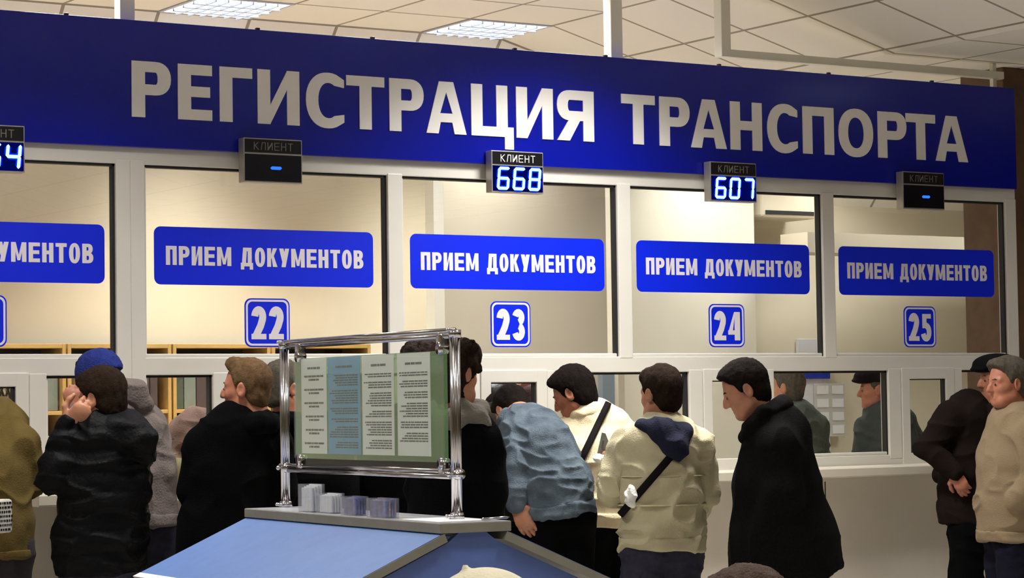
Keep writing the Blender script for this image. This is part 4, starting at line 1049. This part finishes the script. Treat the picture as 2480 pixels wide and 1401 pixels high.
# 9 cream sweater
p = Person('person in a cream sweater with a black shoulder strap, face turned left and down', 471, (1465, 1250))
p.torso(22, [((1448, 1050, .06), .175, .14), ((1455, 1130, .0), .205, .17), ((1466, 1220, -.03), .185, .165), ((1468, 1300, -.03), .175, .155)])
p.arms(((1375, 1050, .05), (1368, 1135, .10), (1352, 1160, .26), [.085, .064, .048]), ((1515, 1062, .06), (1535, 1160, .12), (1500, 1215, .3), [.09, .068, .05]))
p.head((1390, 958, .05), 66, 24, 0, nb=(1425, 1000, .06), hair=HK, thick=.016, lift=-.004, sc=1.09, skin='skin2')
crm = cloth('cream_knit', (234, 216, 178), .9, .35, 170, .06, 12)
p.garment('sweater', crm, .008, wrinkle(.011, (7, 7, 10), 31), cut=(1466, 1275, -.03), collar=(.074, .026, np.array((0, 0, 0.0))), band=.07)
p.strap((1474, 975), (1402, 1125), STR, .034)
p.legs((1468, 1285, -.03), BTR, 22); p.finish(vox=.0055)
# 8 denim jacket, bent over
p = Person('person in a blue denim jacket bent over the counter, left hand hanging down', 497, (1360, 1240))
p.torso(12, [((1282, 1042, .24), .145, .13), ((1312, 1095, .13), .165, .14), ((1348, 1180, .03), .165, .145), ((1360, 1245, 0), .165, .15)])
p.arms(((1250, 1050, .15), (1253, 1140, .0), (1250, 1222, -.06), [.078, .068, .052]), ((1335, 1045, .3), (1340, 1120, .28), (1312, 1150, .40), [.075, .06, .048]))
p.head((1243, 1000, .42), 30, 48, nb=(1262, 1012, .32), hair=HK)
den = cloth('denim', (92, 104, 114), .9, .45, 150, .1, 16, rgb2=(68, 79, 90))
p.garment('jacket', den, .008, wrinkle(.013, (10, 10, 16), 35), cut=(1362, 1248, 0), collar=(.08, .028, np.array((0, 0, .0))), band=.055, cutn=-unit(UP+.14*LF))
p.legs((1362, 1250), BTR, 12, r=(.09, .078, .062), spread=.08)
p.finish([(0, p.J((1276, 1290, -.09))-p.J((1249, 1228, -.06)), unit(CAM-p.J((1250, 1222)))*.9+LF*.35, -1, 1.08, 14, 2.2)], .0055)
# 10 beige jacket with navy hood
p = Person('person in a beige jacket with a navy hood and crossbody strap, seen from behind', 508, (1605, 1280))
p.torso(12, [((1606, 1095, 0), .19, .14), ((1605, 1180, 0), .195, .15), ((1603, 1280, 0), .195, .15), ((1602, 1350, 0), .19, .15)])
p.arms(((1520, 1090, .02), (1482, 1195, .02), (1474, 1150, .22), [.088, .075, .052]), ((1690, 1090, .02), (1708, 1190, .03), (1690, 1240, .22), [.085, .068, .052]))
p.head((1600, 958, .03), 38, 6, nb=(1606, 1035, .03), hair=HB, thick=.010, sc=1.07)
bei = cloth('beige_twill', (184, 175, 144), .85, .35, 150, .07, 10)
p.garment('jacket', bei, .008, wrinkle(.019, (8, 8, 13), 41), cut=(1603, 1330, 0), band=.06, shoulder=.062)
Z = Sdf(); Z.chain([p.J((1557, 1035, -.05)), p.J((1600, 1040, -.13)), p.J((1655, 1048, -.05))], [.040, .05, .045], .03); Z.chain([p.J((1605, 1050, -.14)), p.J((1632, 1085, -.16)), p.J((1640, 1100, -.15))], [.055, .05, .03], .03)
Z.chain([p.J((1555, 1035, -.02)), p.J((1570, 1040, .09)), p.J((1640, 1042, .09)), p.J((1658, 1050, -.02))], [.035]*4, .03); Z.chain([p.J((1650, 1055, -.08)), p.J((1645, 1085, -.14))], [.05, .045], .03)
Z.mesh(.007, 'hood', cloth('navy_fleece', (24, 26, 46), .95, .5, 130), p.t, wrinkle(.008, (12, 12, 12), 44))
sm_ = cloth('pale_seam', (206, 196, 160), .85, .2)
p.seam((1605, 1222), sm_, .007, .018); p.seam((1605, 1152), sm_, .005, .017)
p.strap((1632, 1098), (1502, 1248), STR, .036)
p.legs((1602, 1335), JEANS, 12, r=(.12, .09, .066)); p.finish([(0, p.J((1462, 1090, .26))-p.J((1474, 1150, .22)), -hdir(0)*.4+hdir(90), 1, 1.0, 40)], vox=.006)
# 11 black coat in profile
p = Person('person in a long dark overcoat, bowed head in profile facing left', 520, (1900, 1300))
p.torso(80, [((1882, 1070, 0), .185, .150), ((1880, 1180, 0), .21, .20), ((1897, 1300, 0), .24, .245), ((1908, 1420, 0), .26, .275)])
p.arms(((1886, 1082, -.14), (1896, 1190, -.20), (1856, 1290, -.17), [.090, .08, .065]), ((1880, 1080, .14), (1884, 1190, .17), (1850, 1290, .17), [.09, .08, .065]))
p.head((1806, 948, 0), 84, 24, nb=(1852, 1020, .0), hair=HK, thick=.012, sc=1.07, skin='skin')
tw_ = cloth('dark_tweed', (16, 14, 14), .95, .6, 220, .35, 90)
def lapel11(Z, s):
    Z.chain([s.J((1850, 1000, -.10)), s.J((1822, 1030, -.10)), s.J((1806, 1052, -.07))], [.040, .034, .024], .02); Z.chain([s.J((1850, 1000, .08)), s.J((1822, 1030, .08)), s.J((1806, 1052, .06))], [.040, .034, .024], .02)
p.garment('overcoat', tw_, .009, wrinkle(.009, (8, 8, 5), 51), cut=(2046, 1372, 0), cutn=-unit(UP+.40*hdir(85)), collar=(.082, .030, np.array((0, 0, .028))), ctilt=.72, ak=.05, extra=lapel11)
p.legs((1895, 1380), BTR, 80, spread=.09); p.finish(vox=.0055)
# 12 cap, dark brown jacket
p = Person('person in a flat dark cap and dark brown jacket, elbow on the counter ledge', 428, (2345, 1250))
p.torso(85, [((2345, 1022, 0), .18, .13), ((2340, 1120, 0), .19, .155), ((2343, 1220, 0), .18, .16), ((2346, 1300, 0), .175, .155)])
p.arms(((2305, 1010, -.12), (2243, 1085, -.16), (2312, 1142, -.22), [.085, .068, .05]), ((2360, 1010, .18), (2330, 1110, .25), (2280, 1150, .25), [.08, .065, .05]))
def cap12(s):
    r, f, u = s.Fm; c = s.c; Z = Sdf(); Z.ell(c+(.004*f+.094*u), s.Fm, np.array((.108, .136, .060)), .02); Z.ell(c+(.100*f+.068*u), s.Fm, np.array((.075, .055, .016)), .02); Z.plane(c+.048*u, -u)
    Z.mesh(.007, 'flat_cap', cloth('black_cap', (20, 18, 20), .9, .5, 150), s.t)
p.head((2416, 922, 0), 100, 2, nb=(2400, 990, .0), hair=HG, hat=cap12, thick=.004, skin='skin2', sc=1.04)
p.garment('jacket', cloth('dark_brown_cloth', (30, 22, 19), .9, .4, 140), .009, wrinkle(.010, (9, 9, 12), 61), cut=(2344, 1268, 0), collar=(.084, .036, np.array((0, 0, -.01))))
p.legs((2346, 1285), BTR, 85); p.finish([(0, p.J((2335, 1190, -.24))-p.J((2312, 1142, -.22)), unit(CAM-p.J((2312, 1142)))+LF*.3, 1, 1.0, 20)], .006)
# 13 beige jacket at the right edge
p = Person('person with grey hair in a pale beige zip jacket at the right edge', 452, (2450, 1250))
p.torso(100, [((2458, 1050, 0), .19, .135), ((2445, 1130, 0), .205, .165), ((2442, 1220, 0), .20, .165), ((2445, 1330, 0), .185, .15)])
p.arms(((2492, 1055, -.18), (2512, 1160, -.24), (2462, 1212, -.2), [.085, .075, .058]), ((2445, 1050, .2), (2440, 1150, .25), (2420, 1220, .2), [.085, .07, .055]))
p.head((2440, 932, 0), 108, 2, nb=(2456, 1005, .0), hair=HG, thick=.014, lift=.006, skin='skin2', sc=1.08)
sand = cloth('sand_cloth', (138, 120, 94), .9, .35, 150, .07, 10)
p.garment('jacket', sand, .008, wrinkle(.012, (8, 8, 11), 71), cut=(2445, 1308, 0), collar=(.08, .04, np.array((0, 0, -.005))), band=.05)
p.legs((2448, 1320), cloth('navy_trousers', (22, 22, 34), .9, .3), 100); p.finish(vox=.0055)
# 14 clerk inside
p = Person('person in a grey green jacket inside the office, behind the overcoat', 386, (1930, 1100))
p.torso(60, [((1932, 1030, 0), .17, .13), ((1940, 1100, 0), .18, .14), ((1945, 1250, 0), .17, .14)])
p.arms(((1888, 1032, -.05), (1880, 1110, 0), (1900, 1170, .1), [.07, .058, .045]), ((1978, 1032, .05), (1990, 1110, .05), (1970, 1170, .1), [.07, .058, .045]))
p.head((1906, 942, 0), 60, 0, nb=(1918, 1000), hair=HG)
p.garment('jacket', cloth('grey_green_cloth', (92, 98, 88), .9, .3), .01, wrinkle(.01), cut=(1945, 1250, 0), collar=(.075, .03, np.array((0, 0, -.01))))
p.legs((1945, 1240), BTR, 60); p.finish(vox=.009)
# 14c capped person behind the glass
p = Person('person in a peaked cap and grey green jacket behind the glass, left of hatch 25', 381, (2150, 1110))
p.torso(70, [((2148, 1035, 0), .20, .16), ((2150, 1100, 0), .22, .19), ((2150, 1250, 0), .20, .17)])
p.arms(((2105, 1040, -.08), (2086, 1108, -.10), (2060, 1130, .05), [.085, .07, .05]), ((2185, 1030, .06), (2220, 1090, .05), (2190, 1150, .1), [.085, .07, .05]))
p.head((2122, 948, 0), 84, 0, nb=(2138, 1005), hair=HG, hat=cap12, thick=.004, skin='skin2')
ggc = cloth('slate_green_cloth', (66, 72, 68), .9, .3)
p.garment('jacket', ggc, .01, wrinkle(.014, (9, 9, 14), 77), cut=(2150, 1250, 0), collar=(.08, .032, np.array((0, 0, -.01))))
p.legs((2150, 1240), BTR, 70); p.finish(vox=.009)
# 14b clerk seated by the left window
p = Person('person in a mauve cardigan bending over the desk inside, left of the black coat', 452, (500, 1150))
p.torso(200, [((480, 1060, 0), .165, .13), ((498, 1130, .05), .17, .14), ((505, 1240, .1), .16, .14)])
p.arms(((440, 1065, 0), (430, 1130, -.1), (460, 1160, -.25), [.068, .055, .042]), ((540, 1065, 0), (560, 1140, -.1), (520, 1160, -.25), [.068, .055, .042]))
p.head((545, 1030, -.12), 200, 30, nb=(515, 1045, -.02), hair=HB)
p.garment('cardigan', cloth('mauve_knit', (104, 82, 74), .9, .4), .01, wrinkle(.012), cut=(505, 1240, .1))
p.legs((505, 1230, .1), BTR, 200); p.finish(vox=.009)

# ------------------------------------------------------------------ papers in hand
o = empty('booklet', (0, 0, 0), 'grey booklet held up in front of the cream sweater', 'booklet')
c = CAM+ray(1461, 1078)*(FPX/496); r, f, u = hdir(-90), hdir(0), UP
mb = MB(); P = [c+r*a+u*b for a, b in ((-.032, -.05), (.045, -.035), (.012, .055), (-.006, .06))]; n_ = f*.004
mb.bm.faces.new([mb.bm.verts.new(q) for q in P]); mb.bm.faces.new([mb.bm.verts.new(q+n_) for q in P[::-1]])
mb.bm.verts.ensure_lookup_table(); v = mb.bm.verts
for i in range(4): mb.bm.faces.new((v[i], v[(i+1) % 4], v[4+3-((i+1) % 4)], v[4+3-i]))
mb.obj('cover', cloth('grey_card', (120, 122, 116), .7, .1), o)
mb = MB(); mb.tube([c-f*.003+r*.0+u*.02, c-f*.003+r*-.006-u*.02, c-f*.003+r*.012-u*.022, c-f*.003+r*.018-u*.012], .0035, 8); mb.obj('emblem', M['ink'], o)
for (x, y, S_, rr, lab) in ((1452, 1112, 500, (.034, .03, .022), 'white tissue bundle under the grey booklet'), (1528, 1204, 520, (.026, .03, .050), 'white crumpled bag hanging at the strap of the beige jacket')):
    c = CAM+ray(x, y)*(FPX/S_)
    Z = Sdf(); Z.ell(c, np.array([hdir(-90), hdir(0), UP]), rr, .02); ob = Z.mesh(.005, 'paper_bundle', cloth('white_tissue', (226, 224, 218), .9, .4), None, wrinkle(.009, (30, 30, 30), 5)); setp(ob, lab, 'paper')

# ------------------------------------------------------------------ seated people in the foreground
def seated(label, top, hairm, hat=None, coat=None):
    top = np.array(top); p = Person(label, 1200, (1240, 1300)); p.t.location = (top[0], top[1], 0)
    f = np.array([0, 1.0, 0]); hc = top-UP*.125
    hip = np.array([top[0], top[1], .52])-f*.05; ch = np.array([top[0], top[1], top[2]-.42])
    p.torso(YAW*180/math.pi, [(ch, .17, .12), (ch-UP*.2, .17, .13), (hip, .17, .14)])
    l = unit(np.cross(f, UP))
    p.arms(*[(ch+l*q*.17, ch+l*q*.22-UP*.25+f*.05, hip+l*q*.1+f*.28+UP*.14, [.068, .055, .042]) for q in (-1, 1)])
    p.head(hc, YAW*180/math.pi, 6, nb=ch+UP*.14, hair=hairm, hat=hat, sc=1.0, thick=.002 if hat else .012)
    p.garment('coat', coat, .011, wrinkle(.01), cut=hip-UP*.06, collar=(.078, .03, np.array((0, 0, -.02))))
    Z = Sdf()
    for q in (-1, 1):
        k = hip+l*q*.12+f*.42-UP*.0; a = np.array([k[0], k[1], .10]); Z.chain([hip+l*q*.09, k, a], [.095, .075, .055], .03); p.B.chain([hip+l*q*.09, k, a], [.055, .045, .038], .03)
        Fo = Sdf(); Fo.ell(a+f*.06-UP*.055, np.array([l, f, UP]), (.048, .135, .046), .02); Fo.cone(a, a-UP*.04, .05, .05, .03); Fo.plane((0, 0, .004), -UP); Fo.mesh(.01, 'shoe', cloth('black_leather', (18, 16, 16), .4, .1), p.t)
    Z.plane((0, 0, .055), -UP); Z.mesh(.012, 'trousers', BTR, p.t); p.finish(vox=.009)
def cream_hat(s):
    r, f, u = s.Fm; c = s.c; Z = Sdf(); Z.ell(c+.036*u-.008*f, s.Fm, np.array((.112, .126, .106)), .02); Z.plane(c+.0*u, -unit(u+.2*f))
    k = c+.130*u-.030*r+.0*f; Z.cone(k-.02*u, k+.012*u, .0085, .0075, .008)
    Z.mesh(.0055, 'knitted_hat', cloth('cream_felt', (246, 236, 206), .95, .3, 160, .05), s.t)
seated('person wearing a cream hat with a small nub, at the bottom edge', (-2.435, -7.05, 1.207), HB, cream_hat, cloth('grey_coat', (90, 86, 84), .9, .3))
seated('person with short brown hair seated at the bottom edge, only the crown visible', (-1.771, -7.0, 1.180), cloth('warm_brown_hair', (78, 58, 46), .55, .7, 160, .3, 50), None, cloth('brown_coat', (60, 50, 44), .9, .3))
b = empty('bench', (-2.11, -7.06, 0), 'waiting bench under the two seated people, below the picture', 'bench')
MB().box(-.72, .72, -.24, .2, .32, .355, .01).obj('seat', M['black'], b)
for sx in (-.68, .65):
    for sy in (-.2, .14): MB().box(sx, sx+.03, sy, sy+.03, 0, .32).obj('leg', M['alu'], b)
